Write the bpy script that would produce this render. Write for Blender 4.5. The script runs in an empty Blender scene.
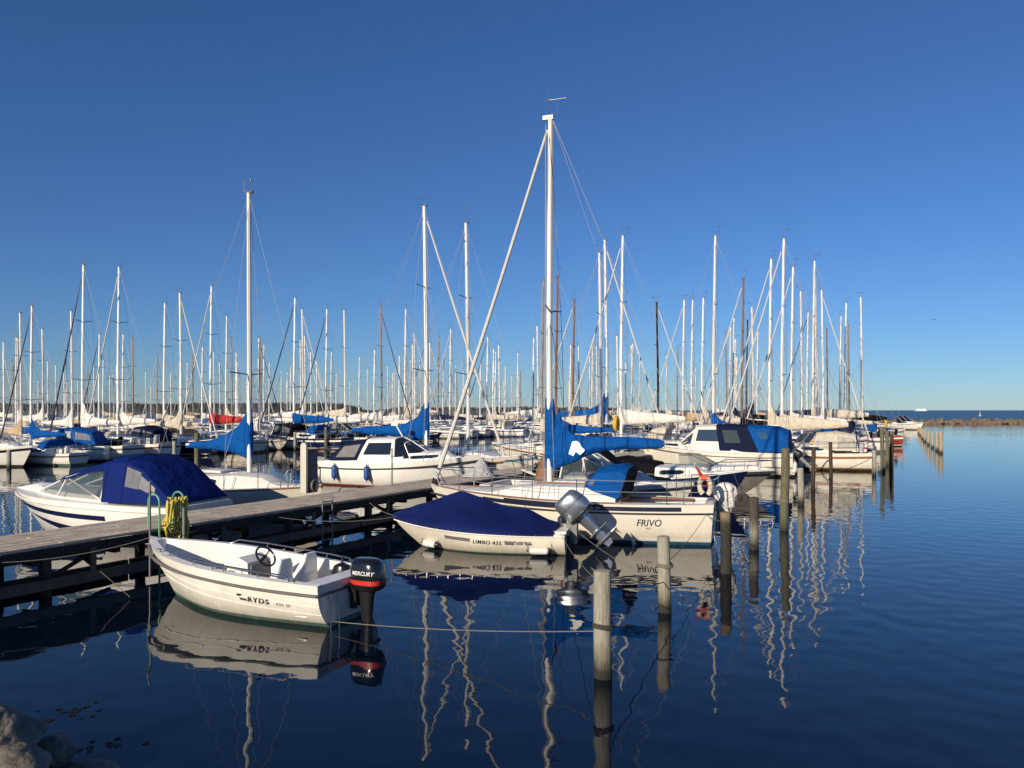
import bpy, bmesh, math, random
from mathutils import Vector, Matrix, noise
random.seed(7)
sc = bpy.context.scene
COL = sc.collection
R = math.radians
# ------------------------------------------------------------------ camera, sky, sun, exposure
F, UC, VH, CH = 770.0, 512.0, 410.0, 3.3
cam = bpy.data.cameras.new("camera"); co = bpy.data.objects.new("camera", cam); COL.objects.link(co)
co.location = (0, 0, CH); co.rotation_euler = (R(90), 0, 0)
cam.sensor_fit = 'HORIZONTAL'; cam.sensor_width = 36; cam.lens = 36 * F / 1024
cam.shift_y = (VH - 384) / 1024
cam.clip_start = .1; cam.clip_end = 20000
sc.camera = co
SUN_AZ = math.atan2(-.57, -.82); SUN_EL = R(21)
w = bpy.data.worlds.new("World"); sc.world = w; w.use_nodes = True
nt = w.node_tree
sky = nt.nodes.new('ShaderNodeTexSky'); sky.sky_type = 'NISHITA'; sky.sun_disc = False
sky.sun_elevation = SUN_EL; sky.sun_rotation = SUN_AZ
sky.air_density = 1.0; sky.dust_density = .0; sky.ozone_density = 6.0; sky.altitude = 0
tint = nt.nodes.new('ShaderNodeMix'); tint.data_type = 'RGBA'; tint.blend_type = 'MULTIPLY'; tint.inputs[0].default_value = 1; tint.inputs[7].default_value = (.585, .735, .95, 1)
nt.links.new(sky.outputs[0], tint.inputs[6]); nt.links.new(tint.outputs[2], nt.nodes['Background'].inputs[0])
nt.nodes['Background'].inputs[1].default_value = .085
sd = bpy.data.lights.new("sun", 'SUN'); sd.energy = 4.8; sd.angle = R(.5); sd.color = (1, .87, .69)
so = bpy.data.objects.new("sun", sd); COL.objects.link(so)
sv = Vector((math.sin(SUN_AZ) * math.cos(SUN_EL), math.cos(SUN_AZ) * math.cos(SUN_EL), math.sin(SUN_EL)))
so.rotation_euler = sv.to_track_quat('Z', 'Y').to_euler()
sc.view_settings.view_transform = 'Standard'; sc.view_settings.look = 'None'
sc.view_settings.exposure = 0.18; sc.view_settings.gamma = 1
sc.cycles.max_bounces = 8; sc.cycles.transparent_max_bounces = 12
sc.cycles.sample_clamp_indirect = 6

# ------------------------------------------------------------------ frames of reference
P0 = Vector((-8.53, 12.83, 0)); TH = R(29.35)
D = Vector((math.sin(TH), math.cos(TH), 0)); N = Vector((math.cos(TH), -math.sin(TH), 0))
def at(s, t, z=0): p = P0 + D * s + N * t; return Vector((p.x, p.y, z))
def pt(u, v, z): Y = (CH - z) * F / (v - VH); return Vector(((u - UC) / F * Y, Y, z))
def ptY(u, v, Y): return Vector(((u - UC) / F * Y, Y, CH - (v - VH) / F * Y))
def st(p): q = Vector((p.x, p.y, 0)) - P0; return q.dot(D), q.dot(N)
def lane(u, t):
    k = (u - UC) / F
    Y = (-P0.x * N.x - P0.y * N.y + 0 - t) / (-N.y - N.x * k)
    return Vector((k * Y, Y, 0))
def lerp(a, b, f): return a + (b - a) * f
def sstep(a, b, x): f = min(1, max(0, (x - a) / (b - a))); return f * f * (3 - 2 * f)

# ------------------------------------------------------------------ materials
MATS = {}
def mat(name, col, rough=.5, metal=0, var=.12, scale=3.0, bump=0, bscale=30, alpha=1, stretch=None, coat=0, spec=.5, scum=0):
    if name in MATS: return MATS[name]
    m = bpy.data.materials.new(name); m.use_nodes = True; n = m.node_tree; b = n.nodes['Principled BSDF']
    b.inputs['Roughness'].default_value = rough; b.inputs['Metallic'].default_value = metal
    b.inputs['Alpha'].default_value = alpha; b.inputs['Coat Weight'].default_value = coat
    b.inputs['Specular IOR Level'].default_value = spec
    tc = n.nodes.new('ShaderNodeTexCoord'); mp = n.nodes.new('ShaderNodeMapping')
    n.links.new(tc.outputs['Object'], mp.inputs[0])
    if name.startswith('canvas'): b.inputs['Specular IOR Level'].default_value = .12
    if stretch: mp.inputs['Scale'].default_value = stretch
    nz = n.nodes.new('ShaderNodeTexNoise'); nz.inputs['Scale'].default_value = scale; nz.inputs['Detail'].default_value = 6
    nz.inputs['Roughness'].default_value = .65
    n.links.new(mp.outputs[0], nz.inputs[0])
    cr = n.nodes.new('ShaderNodeValToRGB'); cr.color_ramp.elements[0].position = .3; cr.color_ramp.elements[1].position = .7
    lo = [max(0, c * (1 - var)) for c in col]; hi = [min(1, c * (1 + var * .6)) for c in col]
    cr.color_ramp.elements[0].color = (*lo, 1); cr.color_ramp.elements[1].color = (*hi, 1)
    n.links.new(nz.outputs[0], cr.inputs[0]); n.links.new(cr.outputs[0], b.inputs['Base Color'])
    if scum:
        sx = n.nodes.new('ShaderNodeSeparateXYZ'); n.links.new(tc.outputs['Object'], sx.inputs[0])
        ms = n.nodes.new('ShaderNodeMapping'); ms.inputs['Scale'].default_value = (7, 7, 1.2); n.links.new(tc.outputs['Object'], ms.inputs[0])
        ns = n.nodes.new('ShaderNodeTexNoise'); ns.inputs['Scale'].default_value = 1.6; ns.inputs['Detail'].default_value = 5; n.links.new(ms.outputs[0], ns.inputs[0])
        mm = n.nodes.new('ShaderNodeMath'); mm.operation = 'MULTIPLY_ADD'; mm.inputs[1].default_value = -.55; n.links.new(ns.outputs[0], mm.inputs[0]); n.links.new(sx.outputs[2], mm.inputs[2])
        mr = n.nodes.new('ShaderNodeMapRange'); mr.inputs[1].default_value = -.22; mr.inputs[2].default_value = .12; mr.inputs[3].default_value = scum; mr.inputs[4].default_value = 0; n.links.new(mm.outputs[0], mr.inputs[0])
        mx = n.nodes.new('ShaderNodeMix'); mx.data_type = 'RGBA'; n.links.new(mr.outputs[0], mx.inputs[0]); n.links.new(cr.outputs[0], mx.inputs[6]); mx.inputs[7].default_value = (col[0] * .55, col[1] * .5, col[2] * .38, 1)
        n.links.new(mx.outputs[2], b.inputs['Base Color'])
    if bump:
        nb = n.nodes.new('ShaderNodeTexNoise'); nb.inputs['Scale'].default_value = bscale; nb.inputs['Detail'].default_value = 5
        n.links.new(mp.outputs[0], nb.inputs[0])
        bp = n.nodes.new('ShaderNodeBump'); bp.inputs['Strength'].default_value = bump; bp.inputs['Distance'].default_value = .14 if bump >= .7 else .05
        n.links.new(nb.outputs[0], bp.inputs['Height']); n.links.new(bp.outputs[0], b.inputs['Normal'])
    MATS[name] = m
    return m
GEL = mat('gelcoat_cream', (.72, .67, .56), .3, scum=.4, var=.09, scale=2.2, coat=.2)
WHITE = mat('gelcoat_white', (.80, .77, .70), .26, scum=.35, var=.08, scale=2.5, coat=.2)
OLDW = mat('gelcoat_old', (.74, .71, .63), .36, scum=.35, var=.12, scale=3.5)
DECKW = mat('deck_offwhite', (.64, .62, .57), .6, var=.15, scale=4)
DECKG = mat('deck_grey', (.36, .37, .37), .7, var=.2, scale=6)
NAVY = mat('navy_paint', (.006, .011, .05), .3, var=.2)
NAVYB = mat('navy_band', (.018, .022, .045), .3, var=.2)
STRIPEB = mat('blue_stripe', (.02, .05, .22), .4)
STRIPER = mat('red_stripe', (.28, .04, .03), .45)
STRIPET = mat('teal_stripe', (.08, .22, .3), .4)
RUB = mat('rub_rail_rubber', (.035, .033, .032), .6, var=.25)
RUBG = mat('rub_rail_grey', (.13, .12, .11), .6, var=.25)
ANTIF = mat('antifoul_blue', (.015, .07, .14), .75, var=.35, scale=8)
ANTIG = mat('antifoul_green', (.10, .17, .13), .8, var=.4, scale=9)
ANTIR = mat('antifoul_red', (.20, .045, .03), .8, var=.35, scale=8)
ANTIK = mat('antifoul_black', (.015, .016, .016), .8, var=.3)
STEEL = mat('stainless_steel', (.62, .62, .62), .22, 1, var=.1)
ALU = mat('mast_aluminium', (.74, .72, .68), .42, .0, var=.10, scale=1.5)
WMAST = mat('mast_white', (.84, .82, .77), .4, var=.06)
WOODM = mat('mast_wood', (.20, .095, .045), .5, var=.3, stretch=(8, 8, .6))
DGREY = mat('mast_weathered', (.25, .22, .19), .5, var=.25)
BLACKM = mat('mast_black', (.012, .012, .013), .4)
WIRE = mat('rigging_wire', (.46, .46, .45), .45, .3)
BLUE = mat('canvas_bright_blue', (.001, .072, .29), .75, var=.22, scale=2.5, bump=.8, bscale=4)
BLUED = mat('canvas_royal_blue', (.002, .014, .125), .75, var=.2, scale=2, bump=.7, bscale=3)
NAVYC = mat('canvas_navy', (.006, .010, .036), .8, var=.2, scale=3, bump=.3, bscale=5)
TARP = mat('canvas_tarp_blue', (.004, .012, .082), .75, var=.2, scale=1.5, bump=.5, bscale=3.2)
CREAM = mat('canvas_cream', (.60, .53, .42), .85, var=.15, scale=2.5, bump=.8, bscale=6)
BEIGE = mat('canvas_tan', (.50, .36, .22), .85, var=.2, scale=2.5, bump=.8, bscale=6)
WCAN = mat('canvas_white', (.70, .67, .62), .85, var=.12, scale=2.5, bump=.8, bscale=6)
REDC = mat('canvas_red', (.42, .035, .03), .8, var=.2, bump=.8, bscale=6)
BLACKC = mat('canvas_black', (.005, .005, .007), .8, var=.3, bump=.4, bscale=5)
GREYC = mat('canvas_grey', (.42, .42, .43), .8, var=.2, scale=5, bump=.7, bscale=9)
FURLW = mat('furled_sail_white', (.58, .555, .51), .8, var=.15, stretch=(1, 1, 6))
FURLB = mat('furled_sail_navy', (.03, .04, .07), .8, var=.2)
GLASSD = mat('tinted_glass', (.012, .016, .02), .06, var=.3, spec=.8)
VINYL = mat('clear_vinyl', (.26, .26, .24), .38, var=.35, scale=3, alpha=.55, bump=.3, bscale=4)
GLASSW = mat('windshield_glass', (.10, .14, .13), .05, var=.2, alpha=.45, spec=.9)
WOOD = mat('varnished_wood', (.25, .115, .05), .4, var=.3, stretch=(1, 9, 9))
BLACK = mat('black_plastic', (.014, .014, .015), .3, var=.2)
GLOSSK = mat('black_cowl_paint', (.010, .010, .011), .18, var=.2, coat=.5)
SILVER = mat('silver_cowl_paint', (.46, .47, .48), .24, .85, var=.12, coat=.3)
REDP = mat('red_decal', (.48, .03, .02), .4)
DECALW = mat('white_decal', (.8, .8, .8), .4)
DECALK = mat('dark_decal', (.035, .035, .04), .5)
DECALG = mat('grey_decal', (.11, .11, .115), .5)
BLUEF = mat('fender_blue', (.02, .07, .24), .45, var=.2)
NAVYF = mat('fender_navy', (.012, .018, .05), .5, var=.2)
WHITEF = mat('fender_white', (.72, .70, .66), .45, var=.12)
ROPE = mat('rope_pale', (.19, .175, .145), .9, var=.25, scale=30)
ROPED = mat('rope_dark', (.055, .052, .05), .9, var=.25, scale=30)
ORANGE = mat('lifebuoy_orange', (.62, .10, .03), .6)
YELLOW = mat('yellow_plastic', (.62, .40, .03), .5, var=.12)
HOSE = mat('yellow_hose', (.66, .52, .08), .55, var=.22, scale=12)
GREENP = mat('green_paint', (.10, .36, .16), .5, var=.2)
GALV = mat('galvanised_steel', (.22, .22, .21), .5, .5, var=.25)
PEDW = mat('pedestal_white', (.56, .52, .44), .5, var=.08)
PEDK = mat('pedestal_dark', (.03, .035, .045), .35, var=.25)
BROWNC = mat('brown_hide', (.20, .10, .05), .8, var=.6, scale=6)

def wood_mat(name, top, dark, low, zlo, zhi, seed=0, streak=7.0):
    """weathered pile: a dry colour, tar or algae near the water, vertical grain, knots of stain"""
    m = bpy.data.materials.new(name); m.use_nodes = True; n = m.node_tree; b = n.nodes['Principled BSDF']
    b.inputs['Roughness'].default_value = .85
    g = n.nodes.new('ShaderNodeNewGeometry'); sp = n.nodes.new('ShaderNodeSeparateXYZ'); n.links.new(g.outputs['Position'], sp.inputs[0])
    mp = n.nodes.new('ShaderNodeMapping'); mp.inputs['Scale'].default_value = (streak, streak, .7); mp.inputs['Location'].default_value = (seed, seed * 2.3, seed)
    n.links.new(g.outputs['Position'], mp.inputs[0])
    nz = n.nodes.new('ShaderNodeTexNoise'); nz.inputs['Scale'].default_value = 3; nz.inputs['Detail'].default_value = 8; nz.inputs['Roughness'].default_value = .7
    n.links.new(mp.outputs[0], nz.inputs[0])
    ma = n.nodes.new('ShaderNodeMath'); ma.operation = 'MULTIPLY_ADD'; ma.inputs[1].default_value = .22; n.links.new(nz.outputs[0], ma.inputs[0]); n.links.new(sp.outputs[2], ma.inputs[2])
    r = n.nodes.new('ShaderNodeMapRange'); r.inputs[1].default_value = zlo + .11; r.inputs[2].default_value = zhi + .11; n.links.new(ma.outputs[0], r.inputs[0])
    cr = n.nodes.new('ShaderNodeValToRGB'); e = cr.color_ramp.elements
    e[0].position = 0; e[0].color = (*low, 1); e[1].position = 1; e[1].color = (*top, 1)
    x = e.new(.45); x.color = (*dark, 1)
    n.links.new(r.outputs[0], cr.inputs[0])
    n2 = n.nodes.new('ShaderNodeTexNoise'); n2.inputs['Scale'].default_value = 5; n2.inputs['Detail'].default_value = 8; n2.inputs['Roughness'].default_value = .75; n.links.new(mp.outputs[0], n2.inputs[0])
    c2 = n.nodes.new('ShaderNodeValToRGB'); c2.color_ramp.elements[0].position = .32; c2.color_ramp.elements[1].position = .68
    c2.color_ramp.elements[0].color = (.45, .43, .40, 1); c2.color_ramp.elements[1].color = (1.12, 1.1, 1.05, 1); n.links.new(n2.outputs[0], c2.inputs[0])
    mx = n.nodes.new('ShaderNodeMix'); mx.data_type = 'RGBA'; mx.blend_type = 'MULTIPLY'; mx.inputs[0].default_value = 1
    n.links.new(cr.outputs[0], mx.inputs[6]); n.links.new(c2.outputs[0], mx.inputs[7]); n.links.new(mx.outputs[2], b.inputs['Base Color'])
    bp = n.nodes.new('ShaderNodeBump'); bp.inputs['Strength'].default_value = .9; bp.inputs['Distance'].default_value = .035
    n.links.new(n2.outputs[0], bp.inputs['Height']); n.links.new(bp.outputs[0], b.inputs['Normal'])
    return m
DECKWOOD = mat('deck_weathered_planks', (.56, .465, .35), .85, var=.38, scale=2.2, bump=.4, bscale=9, stretch=(1, 1, 1))
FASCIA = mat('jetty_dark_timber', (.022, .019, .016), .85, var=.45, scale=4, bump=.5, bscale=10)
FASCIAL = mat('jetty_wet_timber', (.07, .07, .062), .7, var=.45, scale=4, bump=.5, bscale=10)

# ------------------------------------------------------------------ mesh builder
class MB:
    def __init__(s): s.v = []; s.f = []; s.m = []
    def quad(s, *pts, mi=0):
        b = len(s.v); s.v += [tuple(p) for p in pts]; s.f.append(tuple(range(b, b + len(pts)))); s.m.append(mi)
    def box(s, c, h, mi=0, rot=None):
        b = len(s.v); c = Vector(c)
        for dx in (-1, 1):
            for dy in (-1, 1):
                for dz in (-1, 1):
                    p = Vector((dx * h[0], dy * h[1], dz * h[2]))
                    if rot is not None: p = rot @ p
                    s.v.append(tuple(c + p))
        for f in ((0, 1, 3, 2), (4, 6, 7, 5), (0, 4, 5, 1), (2, 3, 7, 6), (0, 2, 6, 4), (1, 5, 7, 3)):
            s.f.append(tuple(b + i for i in f)); s.m.append(mi)
    def loft(s, rows, mi=0, closed=False, cap0=False, cap1=False, mfun=None):
        b = len(s.v); n = len(rows[0])
        for r in rows: s.v += [tuple(p) for p in r]
        for i in range(len(rows) - 1):
            for j in range(n if closed else n - 1):
                k = (j + 1) % n
                s.f.append((b + i * n + j, b + i * n + k, b + (i + 1) * n + k, b + (i + 1) * n + j))
                s.m.append(mfun(i, j) if mfun else mi)
        if cap0: s.f.append(tuple(b + j for j in range(n - 1, -1, -1))); s.m.append(mi)
        if cap1: s.f.append(tuple(b + (len(rows) - 1) * n + j for j in range(n))); s.m.append(mi)
    def tube(s, path, r, n=6, mi=0, caps=True, closed=False):
        path = [Vector(p) for p in path]; m = len(path)
        rr = r if isinstance(r, (list, tuple)) else [r] * m
        rows = []; up = None
        for i, p in enumerate(path):
            if closed: t = path[(i + 1) % m] - path[i - 1]
            else: t = path[min(i + 1, m - 1)] - path[max(i - 1, 0)]
            t.normalize()
            if up is None: up = Vector((0, 0, 1)) if abs(t.z) < .9 else Vector((1, 0, 0))
            a = t.cross(up)
            if a.length < 1e-4: a = t.orthogonal()
            a.normalize(); bb = a.cross(t); up = bb
            rows.append([p + (a * math.cos(2 * math.pi * k / n) + bb * math.sin(2 * math.pi * k / n)) * rr[i] for k in range(n)])
        if closed: rows.append(rows[0])
        s.loft(rows, mi, closed=True, cap0=caps and not closed, cap1=caps and not closed)
    def sloft(s, secs, n=20, mi=0, M=None, mfun=None):
        """stack of superellipses (z, cx, cy, hx, hy, p)"""
        rows = []
        for z, cx, cy, hx, hy, p in secs:
            r = []
            for k in range(n):
                a = 2 * math.pi * k / n; c, q = math.cos(a), math.sin(a)
                v = Vector((cx + hx * math.copysign(abs(c) ** (2 / p), c), cy + hy * math.copysign(abs(q) ** (2 / p), q), z))
                r.append(M @ v if M else v)
            rows.append(r)
        s.loft(rows, mi, closed=True, cap0=True, cap1=True, mfun=mfun)
    def mesh(s, name, mats, smooth=True, ang=38):
        me = bpy.data.meshes.new(name); me.from_pydata(s.v, [], s.f)
        if not isinstance(mats, (list, tuple)): mats = [mats]
        for m in mats: me.materials.append(m)
        me.polygons.foreach_set('material_index', s.m)
        bm = bmesh.new(); bm.from_mesh(me)
        if smooth: bmesh.ops.remove_doubles(bm, verts=bm.verts, dist=.0004)
        bmesh.ops.recalc_face_normals(bm, faces=bm.faces); bm.to_mesh(me); bm.free()
        if smooth:
            me.shade_smooth(); me.set_sharp_from_angle(angle=R(ang))
        me.update(); return me
    def build(s, name, mats, parent=None, smooth=True, ang=38):
        return link(name, s.mesh(name, mats, smooth, ang), parent)
def link(name, me, parent=None):
    o = bpy.data.objects.new(name, me); COL.objects.link(o)
    if parent is not None: o.parent = parent
    return o
def empty(name, loc=(0, 0, 0), rz=0):
    o = bpy.data.objects.new(name, None); COL.objects.link(o); o.location = loc; o.rotation_euler = (0, 0, rz); o.empty_display_size = .2
    return o
def tag(o, label=None, cat=None, group=None, kind=None):
    if label: o['label'] = label
    if cat: o['category'] = cat
    if group: o['group'] = group
    if kind: o['kind'] = kind
    return o
def text_mesh(body, size, shear=0, spacing=1, bold=0):
    c = bpy.data.curves.new('lettering', 'FONT'); c.body = body; c.size = size; c.shear = shear; c.space_character = spacing; c.align_x = 'CENTER'; c.offset = bold
    o = bpy.data.objects.new('lettering', c); me = bpy.data.meshes.new_from_object(o); bpy.data.objects.remove(o); bpy.data.curves.remove(c)
    return [v.co.copy() for v in me.vertices], [tuple(p.vertices) for p in me.polygons]

# ------------------------------------------------------------------ hulls
class Hull:
    def __init__(h, L, B, fs, fm, fb, tw=.7, draft=.35, rake=.6, trake=0., pw=2.2, smax=.42, vee=1.0, full=2.4):
        h.__dict__.update(locals())
    def b(h, s):
        if s < h.smax: f = h.tw + (1 - h.tw) * math.sin(math.pi / 2 * s / h.smax)
        else: r = (s - h.smax) / (1 - h.smax); f = 1 - r ** h.pw
        return max(0, h.B / 2 * f)
    def sheer(h, s):
        a = .45
        return h.fs * (s - a) * (s - 1) / (a) + h.fm * s * (s - 1) / (a * (a - 1)) + h.fb * s * (s - a) / (1 - a)
    def zk(h, s): return -h.draft * (1 - .6 * s ** 5) * (.75 + .25 * min(1, s / .3))
    def q(h, s, z): return min(1, max(0, (z - h.zk(s)) / (h.sheer(s) - h.zk(s))))
    def X(h, s, z):
        q = h.q(s, z)
        return -h.L / 2 + s * h.L - h.rake * (1 - q) ** 1.25 * s ** 4 + h.trake * (1 - q) * (1 - s) ** 8
    def Y(h, s, z):
        q = h.q(s, z); wv = sstep(.4, 1, s)
        g = lerp((1 - (1 - q) ** h.full) ** .55, q ** (.75 * h.vee), wv)
        return h.b(s) * g
    def s_at(h, x, z):
        lo, hi = 0, 1
        for _ in range(30):
            m = (lo + hi) / 2
            if h.X(m, z) < x: lo = m
            else: hi = m
        return lo
    def pos(h, s, z, side=1, out=0): return Vector((h.X(s, z), side * (h.Y(s, z) + out), z))
    def rail(h, dz=0, out=0, side=1, s0=0, s1=1, n=26):
        r = []
        for i in range(n + 1):
            s = lerp(s0, s1, i / n); z = h.sheer(s)
            r.append(Vector((h.X(s, z), side * max(.0, h.b(s) + (out if h.b(s) > -out else 0)), z + dz)))
        return r
def hull_mesh(h, rows, strips, n=44):
    """rows from the sheer down: ('o', offset below sheer) or ('z', height) or ('k', 0); strips: material index of each strip"""
    m = MB(); S = [1 - (1 - i / n) ** 1.35 for i in range(n + 1)]
    def zz(r, s):
        zs, zk = h.sheer(s), h.zk(s)
        if r[0] == 'o': return max(zk, zs - r[1])
        if r[0] == 'z': return min(zs, max(zk, r[1]))
        return zk
    full, mi = [], []
    for i in range(len(rows) - 1):
        k = (5 if n < 20 else 12) if (rows[i][0] == 'o' and rows[i + 1][0] == 'z') else (3 if rows[i + 1][0] == 'k' else 1)
        for j in range(k): full.append((rows[i], rows[i + 1], j / k)); mi.append(strips[i])
    full.append((rows[-1], rows[-1], 0))
    for side in (1, -1):
        L = []
        for s in S:
            L.append([h.pos(s, lerp(zz(a, s), zz(b_, s), f), side) for a, b_, f in full])
        m.loft(L, mfun=lambda i, j: mi[j])
    tp = [h.pos(0, lerp(zz(a, 0), zz(b_, 0), f), 1) for a, b_, f in full]
    for j in range(len(tp) - 1):
        a, b_ = tp[j], tp[j + 1]
        m.quad(a, b_, Vector((b_.x, -b_.y, b_.z)), Vector((a.x, -a.y, a.z)), mi=mi[j])
    return m
def prof(keys, s):
    for a, b in zip(keys, keys[1:]):
        if a[0] <= s <= b[0]:
            f = 0 if b[0] == a[0] else (s - a[0]) / (b[0] - a[0])
            return tuple(lerp(x, y, f) for x, y in zip(a[:5], b[:5]))
    return keys[-1][:5] if s > keys[-1][0] else keys[0][:5]
def sup_pts(h, k):
    s, ins, hgt, crown, tilt = k[:5]
    z = h.sheer(s); x = h.X(s, z); b = h.b(s)
    y1 = max(b * .45, b - ins); y2 = max(y1 * .5, y1 - tilt * abs(hgt))
    return [Vector((x, b, z)), Vector((x, y1, z + .012)), Vector((x, y2, z + .012 + hgt)), Vector((x, y2 * .55, z + .012 + hgt + crown * .75)), Vector((x, 0, z + .012 + hgt + crown))]
def sup_mesh(h, keys, top_mats=None):
    """deck, cabin trunk and cockpit in one skin; key = (s, inset, height, crown, tilt)"""
    m = MB(); rows = []; km = []
    for i, (a, b) in enumerate(zip(keys, keys[1:])):
        n = max(1, int((b[0] - a[0]) / .035))
        for j in range(n):
            rows.append(sup_pts(h, tuple(lerp(p, q_, j / n) for p, q_ in zip(a[:5], b[:5])))); km.append(i)
    rows.append(sup_pts(h, keys[-1]))
    fullr = [r + [Vector((p.x, -p.y, p.z)) for p in r[-2::-1]] for r in rows]
    def mf(i, j):
        c = min(j, 7 - j)
        if top_mats and km[i] in top_mats: return top_mats[km[i]][0 if c == 0 else (1 if c == 1 else 2)]
        return 0
    m.loft(fullr, mfun=mf)
    return m
def cabin_window(h, keys, s0, s1, lo, hi, mb, sides=(1, -1), out=.007, slope=0, n=8, mi=0):
    for sd in sides:
        rows = []
        for i in range(n + 1):
            f = i / n; s = lerp(s0 + slope * 0, s1, f)
            p = sup_pts(h, prof(keys, s)); a, b = p[1], p[2]
            l2, h2 = lo, hi
            if i in (0, n) and n > 2: l2, h2 = lerp(lo, hi, .22), lerp(lo, hi, .78)
            r = []
            for q_ in (l2, h2):
                v = a.lerp(b, q_); r.append(Vector((v.x, sd * (v.y + out), v.z)))
            rows.append(r)
        mb.loft(rows, mi)
def hull_text(h, body, size, xc, off, side, name, m, parent, shear=0, spacing=1, bold=0, wid=1.0):
    vs, fs = text_mesh(body, size, shear, spacing, bold); me = MB()
    for v in vs:
        x = xc - side * v.x * wid; s0 = h.s_at(x, .5); z = h.sheer(s0) - off + v.y
        s1 = h.s_at(x, z); me.v.append((x, side * (h.Y(s1, z) + .012), z))
    me.f = fs; me.m = [0] * len(fs)
    return me.build(name, m, parent, smooth=False)
def hull_patch(h, mb, x0, x1, o0, o1, side, mi=0, out=.010, n=10, skew=0):
    rows = []
    for i in range(n + 1):
        x = lerp(x0, x1, i / n); r = []
        for o, k in ((o0, 0), (o1, skew)):
            s0 = h.s_at(x + k, .4); z = h.sheer(s0) - o; s1 = h.s_at(x + k, z)
            r.append(Vector((x + k, side * (h.Y(s1, z) + out), z)))
        rows.append(r)
    mb.loft(rows, mi)
def arch(x, zb, wb, zs, ws, zt, dx=0):
    """cross-section of a canopy: foot, shoulder, crown; dx rakes the top"""
    h = [Vector((x, wb, zb)), Vector((x + dx * .5, lerp(wb, ws, .5), lerp(zb, zs, .5))), Vector((x + dx, ws, zs)), Vector((x + dx, ws * .86, lerp(zs, zt, .55))), Vector((x + dx, ws * .5, lerp(zs, zt, .9))), Vector((x + dx, 0, zt))]
    return h + [Vector((p.x, -p.y, p.z)) for p in h[-2::-1]]
def canopy(parent, name, secs, mats, seg_mat=None, wins=(), front=None, back=None, win_name='window', win_mat=None, thick=True):
    rows = [arch(*k) for k in secs]; m = MB()
    m.loft(rows, mfun=lambda i, j: (seg_mat[i] if seg_mat else 0))
    if front is not None: m.quad(*rows[0], mi=front)
    if back is not None: m.quad(*rows[-1], mi=back)
    o = m.build(name, mats, parent, ang=30)
    for (i, f0, f1, g0, g1) in wins:
        for sd in (1, -1):
            a, b = rows[i], rows[i + 1]
            def P(f, g):
                p = a[0].lerp(a[2], g).lerp(b[0].lerp(b[2], g), f)
                return Vector((p.x, sd * (p.y + .012), p.z))
            wm = MB(); wm.loft([[P(lerp(f0, f1, k / 4), g0), P(lerp(f0, f1, k / 4), g1)] for k in range(5)])
            wm.build(win_name, win_mat or VINYL, o)
    return o
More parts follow.
